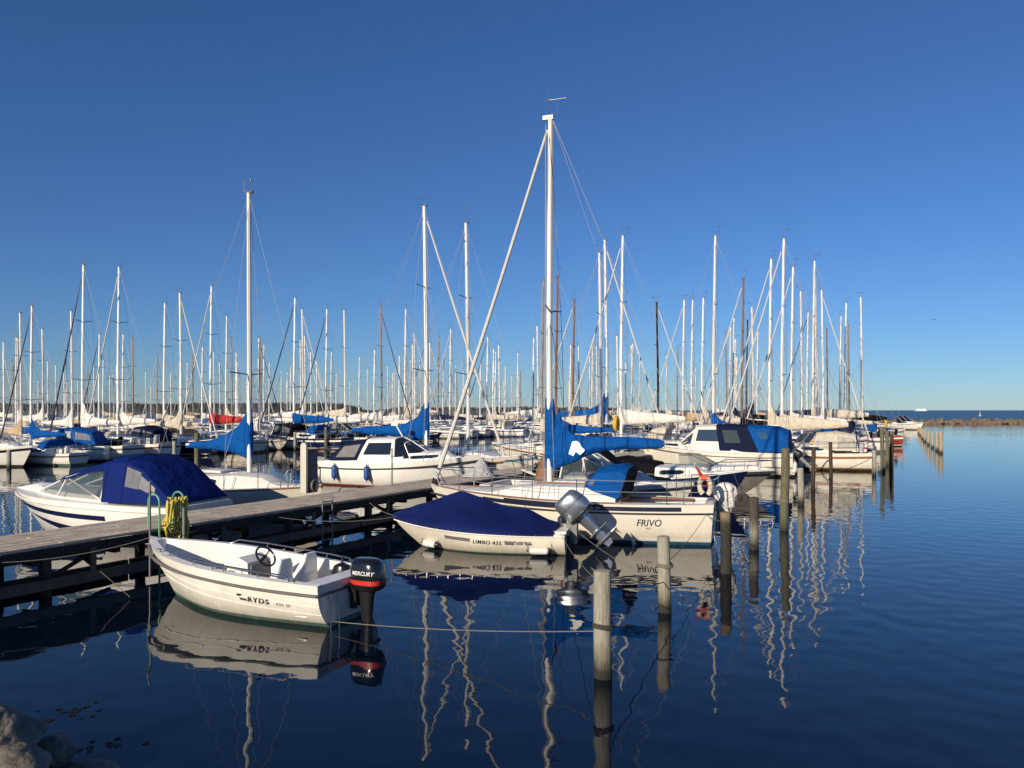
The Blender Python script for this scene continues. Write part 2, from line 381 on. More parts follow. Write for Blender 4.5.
def outboard(parent, loc, cowl, leg, tilt=0, scale=1, text=None, name='outboard_motor', rz=0, stripe=None, short=1):
    e = empty(name, loc); e.parent = parent; e.rotation_euler = (0, tilt, rz); e.scale = (scale,) * 3
    m = MB()
    m.sloft([(-.02, -.30, 0, .235, .165, 3.2), (.03, -.31, 0, .275, .19, 3.2), (.15, -.31, 0, .285, .2, 3), (.28, -.30, 0, .28, .195, 3), (.38, -.29, 0, .262, .182, 3), (.44, -.285, 0, .235, .16, 2.8), (.47, -.28, 0, .19, .125, 2.6), (.478, -.28, 0, .09, .06, 2.2)], 28)
    c = m.build('cowling', cowl, e, ang=50)
    if cowl is SILVER:
        for z0, z1, mm_ in ((-.035, .012, BLACK), (.235, .245, BLACK)):
            m = MB(); m.sloft([(z0, -.31, 0, .272 if z0 < 0 else .2845, .186 if z0 < 0 else .1985, 3.2), (z1, -.31, 0, .277 if z0 < 0 else .2845, .192 if z0 < 0 else .1985, 3.2)], 28); m.build('cowl_seam', mm_, c)
    if stripe:
        m = MB(); secs = [(.075, -.31, 0, .286, .2038, 3), (.12, -.31, 0, .289, .2065, 3), (.15, -.31, 0, .289, .2065, 3)]
        m.sloft(secs, 28); m.f = m.f[:-2]; m.m = m.m[:-2]; m.build('stripe', stripe, c)
    if text:
        vs, fs = text_mesh(text, .090, .28, 1.02, .0015); t = MB()
        for v in vs:   # on the port face of the cowl
            t.v.append((-.325 - v.x, .004 + .2 * (1 - min(.98, abs(v.x) / .285) ** 3) ** (1 / 3), .235 + v.y))
        t.f = fs; t.m = [0] * len(fs); t.build('lettering', DECALW, c, smooth=False)
        t = MB()
        for v in vs: t.v.append((-.31 + v.x, -.004 - .2 * (1 - min(.98, abs(v.x) / .285) ** 3) ** (1 / 3), .235 + v.y))
        t.f = fs; t.m = [0] * len(fs); t.build('lettering', DECALW, c, smooth=False)
    m = MB()
    m.sloft([(-.02, -.28, 0, .15, .10, 2.6), (-.2, -.28, 0, .12, .085, 2.4), (-.45, -.28, 0, .10, .06, 2.2), (-.62, -.28, 0, .10, .04, 2), (-.75, -.28, 0, .11, .035, 2), (-.86, -.28, 0, .10, .03, 2)], 18)
    m.box((-.33, 0, -.6), (.2, .11, .012))
    m.sloft([(-.80, -.28, 0, .001, .001, 2), (-.84, -.29, 0, .21, .05, 2), (-.88, -.29, 0, .23, .065, 2), (-.92, -.29, 0, .21, .05, 2), (-.96, -.29, 0, .001, .001, 2)], 18)
    m.quad((-.40, .004, -.93), (-.2, .004, -.93), (-.24, .004, -1.1), (-.36, .004, -1.08)); m.quad((-.40, -.004, -.93), (-.2, -.004, -.93), (-.24, -.004, -1.1), (-.36, -.004, -1.08))
    m.v = [(x, y, z * short) for x, y, z in m.v]; m.build('drive_leg', leg, e, ang=45)
    m = MB(); m.tube([(-.48, 0, -.88), (-.6, 0, -.88)], [.05, .03], 10)
    for k in range(3):
        a = k * 2.094; r1 = Matrix.Rotation(a, 3, 'X')
        rows = [[r1 @ Vector((.04 * q_, .07 * q_ * (.5 + z), .03 + z * .14)) + Vector((-.54, 0, -.88)) for q_ in (-1, 0, 1)] for z in (0, .5, 1)]
        m.loft(rows)
    pr_ = m.build('propeller', leg, e); pr_.location.z = .88 * (1 - short)
    m = MB()
    for sd in (-1, 1):
        m.box((-.09, sd * .1, -.13), (.06, .02, .2)); m.box((-.01, sd * .09, -.02), (.07, .025, .05))
    m.tube([(-.12, -.13, -.05), (-.12, .13, -.05)], .025, 8)
    b_ = m.build('clamp_bracket', BLACK if leg != SILVER else GALV, parent); b_.location = loc; b_.rotation_euler = (0, 0, rz); b_.scale = (scale,) * 3
    return e
def fender(loc, length, r, horizontal, m, label, group=None, rz=0, ends=None):
    mb = MB(); n = 9; path = []; rr = []
    for i in range(n + 1):
        f = i / n; x = lerp(-length / 2, length / 2, f); e = min(f, 1 - f) * length
        path.append((x, 0, 0) if horizontal else (0, 0, x)); rr.append(max(r * .25, min(r, r * math.sqrt(max(0, 1 - (1 - min(1, e / r)) ** 2)))))
    mb.tube(path, rr, 14)
    o = empty('fender', loc, rz); mb.build('fender_body', m, o)
    mb = MB(); k = length / 2
    for sg in (-1, 1):
        a = (sg * k, 0, 0) if horizontal else (0, 0, sg * k); b = (sg * (k + .06), 0, 0) if horizontal else (0, 0, sg * (k + .06))
        if ends and sg == -1: mb.tube([(-k + .02, 0, 0), (-k - .05, 0, 0)], [r * .95, r * .5], 12)
        else: mb.tube([a, b], r * .22, 8)
    mb.build('end_cap', ends or m, o)
    mb = MB()
    if horizontal:
        for sg in (-1, 1): mb.tube([(sg * (k + .05), 0, 0), (sg * (k + .03), -.05, .3)], .006, 5)
    else: mb.tube([(0, 0, k + .04), (0, -.03, k + .42)], .008, 5)
    mb.build('lanyard', ROPED, o)
    tag(o, label, 'fender', group); return o
def rope(a, b, sag, label, m=None, r=.0065, n=14, group='mooring lines'):
    a, b = Vector(a), Vector(b); mb = MB()
    mb.tube([a.lerp(b, i / n) - Vector((0, 0, sag * 4 * (i / n) * (1 - i / n))) for i in range(n + 1)], r, 6)
    o = mb.build('mooring_line', m or ROPE); tag(o, label, 'rope', group); return o

# ------------------------------------------------------------------ water
def water_mat(name, body, s1, d1, s2, d2, rough, near_calm=True):
    m = bpy.data.materials.new(name); m.use_nodes = True; n = m.node_tree; b = n.nodes['Principled BSDF']
    b.inputs['Base Color'].default_value = (*body, 1); b.inputs['Roughness'].default_value = rough; b.inputs['IOR'].default_value = 1.333; b.inputs['Specular IOR Level'].default_value = .72
    g = n.nodes.new('ShaderNodeNewGeometry')
    def noi(scale, dist, stretch, rot, detail=3, prev=None, fac=None):
        mp = n.nodes.new('ShaderNodeMapping'); mp.inputs['Scale'].default_value = stretch; mp.inputs['Rotation'].default_value = (0, 0, rot)
        n.links.new(g.outputs['Position'], mp.inputs[0])
        t = n.nodes.new('ShaderNodeTexNoise'); t.inputs['Scale'].default_value = scale; t.inputs['Detail'].default_value = detail; t.inputs['Roughness'].default_value = .45
        n.links.new(mp.outputs[0], t.inputs[0])
        bp = n.nodes.new('ShaderNodeBump'); bp.inputs['Strength'].default_value = 1; bp.inputs['Distance'].default_value = dist
        n.links.new(t.outputs[0], bp.inputs['Height'])
        if fac is not None: n.links.new(fac, bp.inputs['Strength'])
        if prev: n.links.new(prev.outputs[0], bp.inputs['Normal'])
        return bp
    # patches of breeze: the basin behind the boats lies calmer than the open fairway
    pn = n.nodes.new('ShaderNodeTexNoise'); pn.inputs['Scale'].default_value = .07; pn.inputs['Detail'].default_value = 2
    mp = n.nodes.new('ShaderNodeMapping'); mp.inputs['Scale'].default_value = (.5, 1.6, 1); n.links.new(g.outputs['Position'], mp.inputs[0]); n.links.new(mp.outputs[0], pn.inputs[0])
    mr = n.nodes.new('ShaderNodeMapRange'); mr.inputs[1].default_value = .35; mr.inputs[2].default_value = .65; mr.inputs[3].default_value = .55; mr.inputs[4].default_value = 1.15
    n.links.new(pn.outputs[0], mr.inputs[0]); fac = mr.outputs[0]
    if near_calm:   # sheltered strip among the berths: distance across the jetty
        dt = n.nodes.new('ShaderNodeVectorMath'); dt.operation = 'DOT_PRODUCT'; dt.inputs[1].default_value = (N.x, N.y, 0)
        n.links.new(g.outputs['Position'], dt.inputs[0])
        m2 = n.nodes.new('ShaderNodeMapRange'); o = P0.dot(N); m2.inputs[1].default_value = o + 7; m2.inputs[2].default_value = o + 22; m2.inputs[3].default_value = .85; m2.inputs[4].default_value = 1.5
        n.links.new(dt.outputs['Value'], m2.inputs[0])
        mm = n.nodes.new('ShaderNodeMath'); mm.operation = 'MULTIPLY'; n.links.new(fac, mm.inputs[0]); n.links.new(m2.outputs[0], mm.inputs[1]); fac = mm.outputs[0]
    a = noi(s1, d1, (1, 1.0, 1), .5, 0 if near_calm else 2, None, fac)
    c = noi(s2, d2, (.8, 1.3, 1), -.3, 2, a, fac)
    n.links.new(c.outputs[0], b.inputs['Normal'])
    return m
m = MB(); m.quad((-2500, -40, 0), (2500, -40, 0), (2500, 184, 0), (-2500, 184, 0))
tag(m.build('harbour_water', water_mat('harbour_water', (.0016, .0055, .014), 2.3, .0072, 5.5, .0007, .012), smooth=False), kind='structure')
OS_ = water_mat('open_sea', (.004, .016, .045), .5, 1.6, 1.9, .4, .25, False); OS_.node_tree.nodes['Principled BSDF'].inputs['Specular IOR Level'].default_value = .22
m = MB(); m.quad((-6000, 184, 0), (6000, 184, 0), (6000, 9000, 0), (-6000, 9000, 0))
tag(m.build('open_sea', OS_, smooth=False), kind='structure')

# ------------------------------------------------------------------ breakwater, far shore, far woods
ROCK = mat('breakwater_rock', (.17, .13, .09), .9, var=.5, scale=1.1, bump=.6, bscale=3)
ROCKN = mat('shore_rock', (.20, .17, .135), .9, var=.5, scale=6, bump=.35, bscale=20)
def boulder(mb, c, r, sq=(1, 1, .75), sub=2, rough=.28, seed=0):
    bm = bmesh.new(); bmesh.ops.create_icosphere(bm, subdivisions=sub, radius=1)
    b = len(mb.v); rr = random.Random(seed * 77 + 5); pl = []
    for i in range(11):
        n_ = Vector((rr.gauss(0, 1), rr.gauss(0, 1), rr.gauss(0, 1))).normalized(); pl.append((n_, rr.uniform(.62, .9)))
    for v in bm.verts:
        d = v.co.normalized(); q = 1.08
        for n_, k in pl:
            c_ = d.dot(n_)
            if c_ > .1: q = min(q, k / c_)
        q += noise.noise(d * 2.3 + Vector((seed * 3, 1, seed))) * rough * .22 + noise.noise(d * 7 + Vector((seed, 4, seed))) * rough * .06
        p = d * q; mb.v.append((c[0] + p.x * r * sq[0], c[1] + p.y * r * sq[1], c[2] + p.z * r * sq[2]))
    for f in bm.faces: mb.f.append(tuple(b + v.index for v in f.verts)); mb.m.append(0)
    bm.free()
m = MB()
for i in range(520):
    f = random.random(); x = lerp(88, 200, f); off = random.gauss(0, 1.5)
    z = max(-.2, .8 - abs(off) * .4) + random.uniform(-.25, .25)
    boulder(m, (x, 182.5 + off, z), random.uniform(.45, .95), (1.25, 1, .8), 1, .35, i)
m.box((144, 182.6, .1), (56, 1.2, .6))
tag(m.build('breakwater_rubble', ROCK, ang=20), 'long low mound of brown boulders forming the breakwater on the horizon', 'breakwater', kind='stuff')
LEAF = mat('far_foliage', (.014, .018, .017), .9, var=.5, scale=.15)
def woods(name, u0, u1, Y, h0, h1, cnt, label, depth=30):
    mb = MB(); x0, x1 = (u0 - UC) / F * Y, (u1 - UC) / F * Y
    for i in range(cnt):
        x = random.uniform(x0, x1); y = Y + random.uniform(0, depth)
        e = min(1, (x - x0) / 25, (x1 - x) / 25); e = max(.15, e)
        top = lerp(h0, h1, .5 + .5 * noise.noise(Vector((x * .05, y * .02, Y)))) * e + noise.noise(Vector((x * .25, 5, y * .1))) * 1.0
        z = top * math.sqrt(random.random()); r = random.uniform(.7, 1.5)
        a = random.random() * 6.28; up = Vector((random.uniform(-.5, .5), random.uniform(-.5, .5), 1)).normalized()
        s1 = Vector((math.cos(a), math.sin(a), random.uniform(-.4, .4))) * r; s2 = up * r * .8; c = Vector((x, y, z))
        mb.quad(c - s1, c - s2 * .8, c + s1, c + s2)
    rg = []
    for i in range(121):
        x = lerp(x0, x1, i / 120); e = max(.1, min(1, (x - x0) / 25, (x1 - x) / 25)); t_ = lerp(h0, h1, .5 + .5 * noise.noise(Vector((x * .05, Y * .02, Y)))) * e * .86
        rg.append([(x, Y, -.1), (x, Y + depth * .3, t_), (x, Y + depth, t_ * .9)])
    mb.loft(rg)
    return tag(mb.build(name, LEAF, smooth=False), label, 'woods', kind='stuff')
woods('far_woods', -140, 372, 620, 7.2, 9.6, 7000, 'dark line of far trees along the left horizon behind the masts')
woods('far_shrubs', 366, 640, 800, 4.5, 7.5, 3000, 'low dark scrub on the far shore behind the middle masts')
m = MB(); m.loft([[(x, 600 + 190 * sstep(-60, 40, x), 0) , (x, 612 + 190 * sstep(-60, 40, x), 1.2), (x, 900, 2.2)] for x in range(-1000, 161, 20)])
tag(m.build('far_shore', mat('far_shore_grass', (.06, .06, .035), .9, var=.3, scale=.05)), kind='structure')

# ------------------------------------------------------------------ shore boulders at the lower left
for (u, v, z, r, sq, sd, lab) in (
    (-16, 752, .34, .48, (1.0, 1.0, .88), 3, 'largest grey boulder in the lower left corner, sunlit on its top'),
    (2, 780, .20, .34, (1.15, .9, .8), 11, 'rounded brown boulder low in the corner in front of the large grey one'),
    (54, 757, .07, .20, (.9, .9, 1.0), 8, 'upright small grey boulder at the water right of the corner boulders'),
    (86, 776, -.03, .20, (1.5, 1, .6), 17, 'low wet dark boulder barely clear of the water at the bottom edge'),
    (140, 782, -.09, .17, (1.7, 1, .6), 25, 'flat dark stone awash at the bottom edge, farthest right of the shore stones')):
    p = pt(u, v, z); mb = MB(); boulder(mb, (0, 0, 0), r * .98, sq, 6, .3, sd)
    o = mb.build('boulder', ROCKN, ang=180); o.location = (p.x, p.y, z); tag(o, lab, 'boulder', 'shore boulders')
m = MB(); rows = []  # out-of-view bank, added to throw shade on the corner boulders
for i in range(25):
    x = lerp(-16, 9, i / 24); r = []
    for j in range(10):
        f = j / 9; y = 4.6 - f * 5.0 + .35 * noise.noise(Vector((x * .6, 2, f * 3))); z = -.6 + 2.35 * sstep(0, .62, f) * lerp(1, .55, sstep(-4.5, -2.0, x)) + .3 * noise.noise(Vector((x * .8, f * 4, 1)))
        r.append((x + .2 * noise.noise(Vector((x, f * 5, 7))), y, z))
    rows.append(r)
m.loft(rows); tag(m.build('unseen_shade_bank', ROCKN, ang=20), kind='structure')
WEED = mat('bladder_wrack', (.007, .007, .005), .6, var=.5, scale=20)
def weed(cx, cy, cnt, spread, lab):
    mb = MB()
    for i in range(cnt):
        a = random.random() * 6.28; d = abs(random.gauss(0, spread)); c = Vector((cx + math.cos(a) * d * 1.5, cy + math.sin(a) * d * .8, .003))
        k = random.randint(3, 6); b0 = random.random() * 6.28
        for j in range(k):
            an = b0 + j * 6.28 / k + random.uniform(-.3, .3); l = random.uniform(.02, .06); wd = random.uniform(.008, .016)
            t = Vector((math.cos(an), math.sin(an), 0)); s_ = Vector((-t.y, t.x, 0)) * wd
            mb.quad(c - s_, c + t * l * .5 - s_ * 1.4 + Vector((0, 0, .004)), c + t * l + Vector((0, 0, .002)), c + t * l * .5 + s_ * 1.4 + Vector((0, 0, .004)))
    tag(mb.build('floating_seaweed', WEED, smooth=False), lab, 'seaweed', kind='stuff')
p = pt(75, 712, 0); weed(p.x, p.y, 20, .2, 'scattered dark seaweed afloat in front of the boulders')
p = pt(40, 722, 0); weed(p.x, p.y, 12, .10, 'small clump of seaweed beside the large boulder')
p = pt(110, 745, 0); weed(p.x, p.y, 10, .2, 'thin scraps of seaweed near the bottom edge')

# ------------------------------------------------------------------ the jetty
DZ, WJ, S0, S1 = .93, 1.75, -9.0, 84.0
jetty = empty('jetty', at(0, 0)); jetty.rotation_euler = (0, 0, math.atan2(D.y, D.x))
# local frame: x along the jetty, y to its left (away from the camera), near edge at y = 0
def jl(s, t, z): return (s, -t, z)
m = MB(); nb = 12; bw = WJ / nb
for k in range(nb):
    x = S0 - random.uniform(0, 3)
    while x < S1:
        l = random.uniform(3.6, 4.4); a = max(S0, x); b = min(S1, x + l - .006)
        if b > a: m.box(((a + b) / 2, bw * (k + .5), DZ - .025 + random.uniform(-.004, .004)), ((b - a) / 2, bw / 2 - .0045, .024))
        x += l
m.build('deck', DECKWOOD, jetty, smooth=False)
m = MB()
x = S0
while x < S1:
    for y in (-.03, WJ + .03): m.box((min(S1, x + 2.98) / 2 + x / 2, y, DZ - .155 + random.uniform(-.008, .008)), ((min(S1, x + 2.98) - x) / 2, .028, .10))
    x += 3.0
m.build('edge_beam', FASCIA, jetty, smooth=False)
m = MB()
for y in (-.045,):
    x = S0
    while x < S1:
        m.box(((x + min(S1, x + 5.95)) / 2, y, .26 + random.uniform(-.02, .02)), ((min(S1, x + 5.95) - x) / 2, .045, .09)); x += 6.0
x = S0
while x < S1: m.box((x + 2.97, WJ * .55, .13), (2.96, .05, .09)); x += 6.0
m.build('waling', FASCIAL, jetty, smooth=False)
m = MB(); x = S0 + .6
while x < S1: m.box((x, WJ / 2, DZ - .25), (.06, WJ / 2 - .02, .09)); x += 1.5
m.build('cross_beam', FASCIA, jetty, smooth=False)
x = S0 + 2.0
while x < 32:
    m = MB(); m.tube([(x, .12, .1), (x + .05, WJ - .12, .66)], .045, 6); m.build('brace', FASCIA, jetty)
    m = MB(); m.tube([(x + 1.4, .06, .14), (x + 2.7, .06, .7)], .04, 6); m.build('brace', FASCIA, jetty); x += 3.0
PILEJ = wood_mat('jetty_pile_wood', (.10, .088, .07), (.05, .045, .035), (.03, .034, .02), .15, .75, 4)
m = MB(); m.tube([(0, 0, -1.2), (0, 0, .2), (0, 0, DZ - .07)], .105, 14); pm = m.mesh('pile', PILEJ)
x = S0 + 1.1; k = 0
while x < S1:
    for y in (.1, WJ - .1):
        o = link('pile', pm, jetty); o.location = (x, y, 0); o.rotation_euler = (random.uniform(-.03, .03), random.uniform(-.03, .03), random.random() * 6)
    x += 2.9 if x < 40 else 5.0
m = MB(); m.box((0, 0, 0), (.05, .02, .30)); rs = m.mesh('rubbing_strip', FASCIAL, smooth=False)
for k in range(13):
    o = link('rubbing_strip', rs, jetty); o.location = (-7 + k * 2.9 + random.uniform(-.3, .3), -.075, .46)
tag(jetty, 'long narrow wooden jetty with grey planks running away between the moored boats', 'jetty')

# second and third jetty beyond (partly hidden behind the boats)
def far_jetty(t0, s0, s1, lab):
    e = empty('jetty', at(s0, t0)); e.rotation_euler = (0, 0, math.atan2(D.y, D.x))
    mb = MB(); L = s1 - s0
    for k in range(8):
        mb.box((L / 2, .22 * (k + .5), DZ - .03), (L / 2, .1, .03))
    mb.build('deck', DECKWOOD, e, smooth=False)
    mb = MB(); mb.box((L / 2, -.03, DZ - .2), (L / 2, .03, .13)); mb.box((L / 2, 1.79, DZ - .2), (L / 2, .03, .13)); mb.build('edge_beam', FASCIA, e, smooth=False)
    x = 1
    while x < L:
        for y in (.1, 1.66): o = link('pile', pm, e); o.location = (x, y, 0)
        x += 4
    tag(e, lab, 'jetty')
far_jetty(-44, 0, 120, 'second jetty beyond the water on the left, hidden behind its sailboats')
far_jetty(-86, 10, 150, 'third and farthest jetty on the left, under the most distant masts')

# ------------------------------------------------------------------ mooring piles
PALE = [wood_mat('pile_pale_%s' % a, (.43, .41, .34), (.26, .25, .195), (.030, .032, .022), .10, .48, i * 5.0) for i, a in enumerate(('dry', 'lichen'))]
TARRED = wood_mat('pile_tarred', (.30, .23, .14), (.055, .048, .038), (.04, .038, .03), .9, 1.15, 21)
BANDED = wood_mat('pile_tar_band', (.085, .075, .06), (.30, .28, .22), (.04, .042, .03), .1, .75, 31)
MOSSY = wood_mat('pile_mossy', (.16, .155, .10), (.11, .11, .075), (.04, .042, .03), .05, .5, 41)
BROWN = wood_mat('pile_brown', (.085, .05, .033), (.06, .036, .026), (.03, .025, .02), .05, .6, 51)
BUFF = wood_mat('pile_buff', (.48, .39, .26), (.36, .30, .2), (.05, .045, .03), .1, .5, 61)
def pile(u, vt, vw, m, label, r=.108, group=None, lean=(0, 0), top='flat'):
    p = pt(u, vw, 0); h = CH - (vt - VH) / F * p.y
    mb = MB(); n = 20
    jit = [1 + .035 * noise.noise(Vector((math.cos(6.283 * k / n) * 1.5, math.sin(6.283 * k / n) * 1.5, u))) for k in range(n)]
    rows = []
    for i in range(9):
        z = lerp(-1.0, h - .03, i / 8); wob = .012
        rows.append([(r * jit[k] * math.cos(6.283 * k / n) * lerp(1.04, .97, i / 8) + wob * noise.noise(Vector((u, z, 0))), r * jit[k] * math.sin(6.283 * k / n) * lerp(1.04, .97, i / 8), z) for k in range(n)])
    rows.append([(x * .95, y * .95, h - .006) for x, y, z in rows[-1]]); 
    rows.append([(x * .5, y * .5, h + .004) for x, y, z in rows[-2]])
    mb.loft(rows, closed=True, cap0=True, cap1=True)
    o = mb.build('mooring_pile', m, ang=40); o.location = (p.x, p.y, 0); o.rotation_euler = (lean[0], lean[1], 0)
    tag(o, label, 'mooring pile', group)
    return o, h
GP = 'mooring piles along the fairway'
PILES = {}
for key, args in dict(
    A=(603, 570, 677, PALE[0], 'thick pale mooring pile nearest the camera with a rope round its middle', .112),
    B=(665, 536, 612, PALE[1], 'pale weathered pile standing second nearest, below the stern of the white sailboat', .105),
    C=(726, 512, 573, TARRED, 'dark tarred pile with a tan top touching the stern of the blue covered sailboat', .11),
    Dd=(754, 497, 549, BANDED, 'pile with a blackened top and a pale band, right of the tan topped one', .112),
    E=(784, 448, 530, MOSSY, 'tall mossy green pile rising in front of the cruiser with the navy canopy', .115),
    F=(801, 468, 505, PALE[1], 'short pale pile directly right of the tall mossy one', .11),
    G=(813, 447, 490, BROWN, 'slim dark brown pile just right of the short pale one', .085),
    H=(831, 442, 478, BROWN, 'slim dark brown pile standing farther right, alone before the moored cruisers', .085),
    I=(874, 450, 476, PALE[0], 'slender pale pile with a dark foot, left of the far cluster of piles', .10),
    J=(883, 427, 472, MOSSY, 'tall greenish pile at the front of the far cluster', .11),
    K=(887.5, 431, 466, MOSSY, 'greenish pile in the middle of the far cluster', .11),
    L=(891.5, 434, 469, BROWN, 'brown pile on the right side of the far cluster', .11)).items():
    o, h = pile(*args[:6], group=GP, lean=(random.uniform(-.02, .02), random.uniform(-.02, .02))); PILES[key] = (o.location.copy(), h)
far_lab = ('nearest pile of the short row out in the fairway on the right', 'second nearest pile of the fairway row, whitish', 'third pile of the fairway row from its near end', 'fourth pile of the fairway row from its near end', 'fifth pile of the fairway row from its near end', 'third pile of the fairway row from its far end', 'second pile of the fairway row from its far end', 'farthest pile of the fairway row, against the breakwater')
for i, (u, vt, vw) in enumerate(((941, 432, 453.5), (937, 432, 451), (932.5, 433, 448), (928.5, 431, 445), (925, 430, 442), (922.5, 429, 439), (920.5, 428, 436), (918.5, 427, 434))):
    pile(u, vt, vw, PALE[1] if i in (1, 4) else BUFF, far_lab[i], .14, 'piles of the fairway row')
GL = 'mooring piles on the left'
for (u, vt, vw, mm, lab, r) in (
    (9, 450, 468.5, PALE[0], 'grey pile at the left edge before the white motorboat with a navy line', .12),
    (57.5, 446, 464, PALE[0], 'grey pile beside the stern of the small boat with a blue canopy', .12),
    (103, 445, 461, BUFF, 'buff pile showing just above the royal blue boat canopy', .12),
    (134, 442, 460, BUFF, 'buff pile above the clear window of the royal blue canopy', .12),
    (174.5, 441, 463, PALE[0], 'grey pile right of the royal blue canopy before the red striped hull', .12),
    (197, 433, 485, MOSSY, 'thick tall pile under the tip of the blue wedge sail cover', .11),
    (267, 430, 452, PALE[0], 'pale pile standing in open water left of the white power pillar', .13),
    (295, 432, 450, PALE[0], 'slim pale pile close left of the white power pillar', .12),
    (326, 427, 450, MOSSY, 'dark mossy pile close right of the white power pillar', .14)):
    pile(u, vt, vw, mm, lab, r, GL)

# ------------------------------------------------------------------ things on the jetty
# power pillar with an arched top
s_, t_ = st(pt(305, 493, DZ))
e = empty('power_pillar', at(s_, t_, DZ)); e.rotation_euler = (0, 0, math.atan2(D.y, D.x))   # x along the jetty, y away
m = MB(); pr = [(.11 * math.cos(a), 1.33 + .11 * math.sin(a)) for a in [math.pi * k / 14 for k in range(15)]]
out = [(.11, 0)] + pr + [(-.11, 0)]
m.loft([[(x, y, z) for y, z in out] for x in (-.07, .0)], closed=True, cap0=True, cap1=True); m.build('post', PEDW, e, ang=30)
m = MB(); m.box((.20, 0, .62), (.195, .104, .62)); m.build('cabinet', PEDK, e, smooth=False)
m = MB(); m.box((.2, -.108, 1.0), (.13, .006, .17)); m.box((.2, -.108, .55), (.13, .006, .17)); m.build('socket_panel', mat('socket_panel_blue', (.03, .05, .10), .3), e, smooth=False)
m = MB()
for k in range(3): m.tube([(.2 + .13 * math.cos(a), -.16 - .02 * k, .2 + .17 * math.sin(a)) for a in [6.283 * i / 20 for i in range(20)]], .014, 6, closed=True)
m.build('cable_coil', GALV, e)
tag(e, 'white arched electricity pillar with a dark cabinet standing on the jetty', 'power pillar')

def ladder(u, v, label, hoop, m1, h=.62, rungs=5, wd=.42, lean=0):
    s_, t_ = st(pt(u, v, DZ)); e = empty('ladder', at(s_, -.02, 0)); e.rotation_euler = (0, 0, math.atan2(D.y, D.x))
    for y in (-wd / 2, wd / 2):
        mb = MB()
        if hoop:
            P = [(y, -.10, -.3), (y, -.10, DZ + h - .13)] + [(y, -.10 + .17 - .17 * math.cos(a), DZ + h - .13 + .15 * math.sin(a)) for a in [math.pi * k / 8 for k in range(1, 8)]] + [(y, .24, DZ + h - .13), (y, .24, DZ)]
        else: P = [(y, -.10, -.3), (y, -.10, DZ + h)]
        mb.tube(P, .02, 8); mb.build('hand_rail', m1, e)
    for k in range(rungs): mb = MB(); mb.tube([(-wd / 2, -.10, .02 + k * .24), (wd / 2, -.10, .02 + k * .24)], .016, 6); mb.build('rung', GALV, e)
    return tag(e, label, 'ladder')
l1 = ladder(171, 527, 'ladder with green hooped handrails draped with a yellow hose', True, GREENP, .66, wd=.56)
ladder(321, 503, 'plain galvanised ladder hanging on the jetty side right of the hose', False, GALV, .12, wd=.36)
# yellow hose: loops hung over a bracket post
m = MB(); 
hp = l1.location.copy(); hs, ht = st(hp)
hx = hs + .14
for k in range(13):
    a0 = random.uniform(-.22, .22); top = 1.50 + random.uniform(-.05, .03); bot = random.uniform(.55, .84); wd = random.uniform(.08, .16); dy = random.uniform(.02, .14)
    P = []
    for i in range(26):
        a = 6.283 * i / 26; P.append(at(hx + a0 * .75 + wd * math.cos(a) * (1.15 if math.sin(a) < 0 else .6), dy + .03 * math.sin(2 * a + k), (top + bot) / 2 + (top - bot) / 2 * math.sin(a)))
    m.tube(P, .018, 7, closed=True)
tag(m.build('water_hose', HOSE), 'yellow water hose hanging in loops over a hose post on the jetty edge', 'hose')
def post(u, v, h, r, m1, label, collar=True):
    s_, t_ = st(pt(u, v, DZ)); e = empty('mooring_post', at(s_, t_, 0))
    mb = MB(); mb.tube([(0, 0, .1), (0, 0, DZ + h)], r, 10); mb.build('pole', m1, e)
    mb = MB(); mb.tube([(0, 0, DZ + h - .01), (0, 0, DZ + h + .02)], r * 1.25, 10)
    if collar: mb.tube([(r * 2.2 * math.cos(a), r * 2.2 * math.sin(a), DZ + h * .8) for a in [6.283 * k / 12 for k in range(12)]], .008, 5, closed=True)
    mb.build('ring', GALV, e); tag(e, label, 'mooring post'); return e
post(150, 533, .98, .021, GALV, 'thin steel post at the jetty edge left of the green ladder')
post(392, 486, 1.15, .024, GALV, 'thin steel post on the jetty before the white cabin cruiser')
post(184, 530, .42, .03, mat('hose_post_grey', (.2, .19, .17), .7), 'short grey hose post on the jetty carrying the yellow hose', False)
# grey sheet over something at the jetty, by the sailboat's bow
p = pt(509, 478.5, DZ); e = MB(); n = 14
rows = []
for i in range(8):
    f = i / 7; rr = []
    for k in range(n):
        a = 6.283 * k / n; q_ = 1 - f ** .9
        wv = 1 + .16 * noise.noise(Vector((math.cos(a) * 2, math.sin(a) * 2, f * 1.5)))
        rr.append((.62 * q_ * wv * math.cos(a) + .12 * f, .42 * q_ * wv * math.sin(a), .72 * f + .02))
    rows.append(rr)
e.loft(rows, closed=True, cap1=True); o = e.build('covered_bollard', GREYC, ang=60); o.location = at(st(p)[0], -.65, DZ); tag(o, 'pale grey sheet draped to a point on the far jetty end', 'cover')

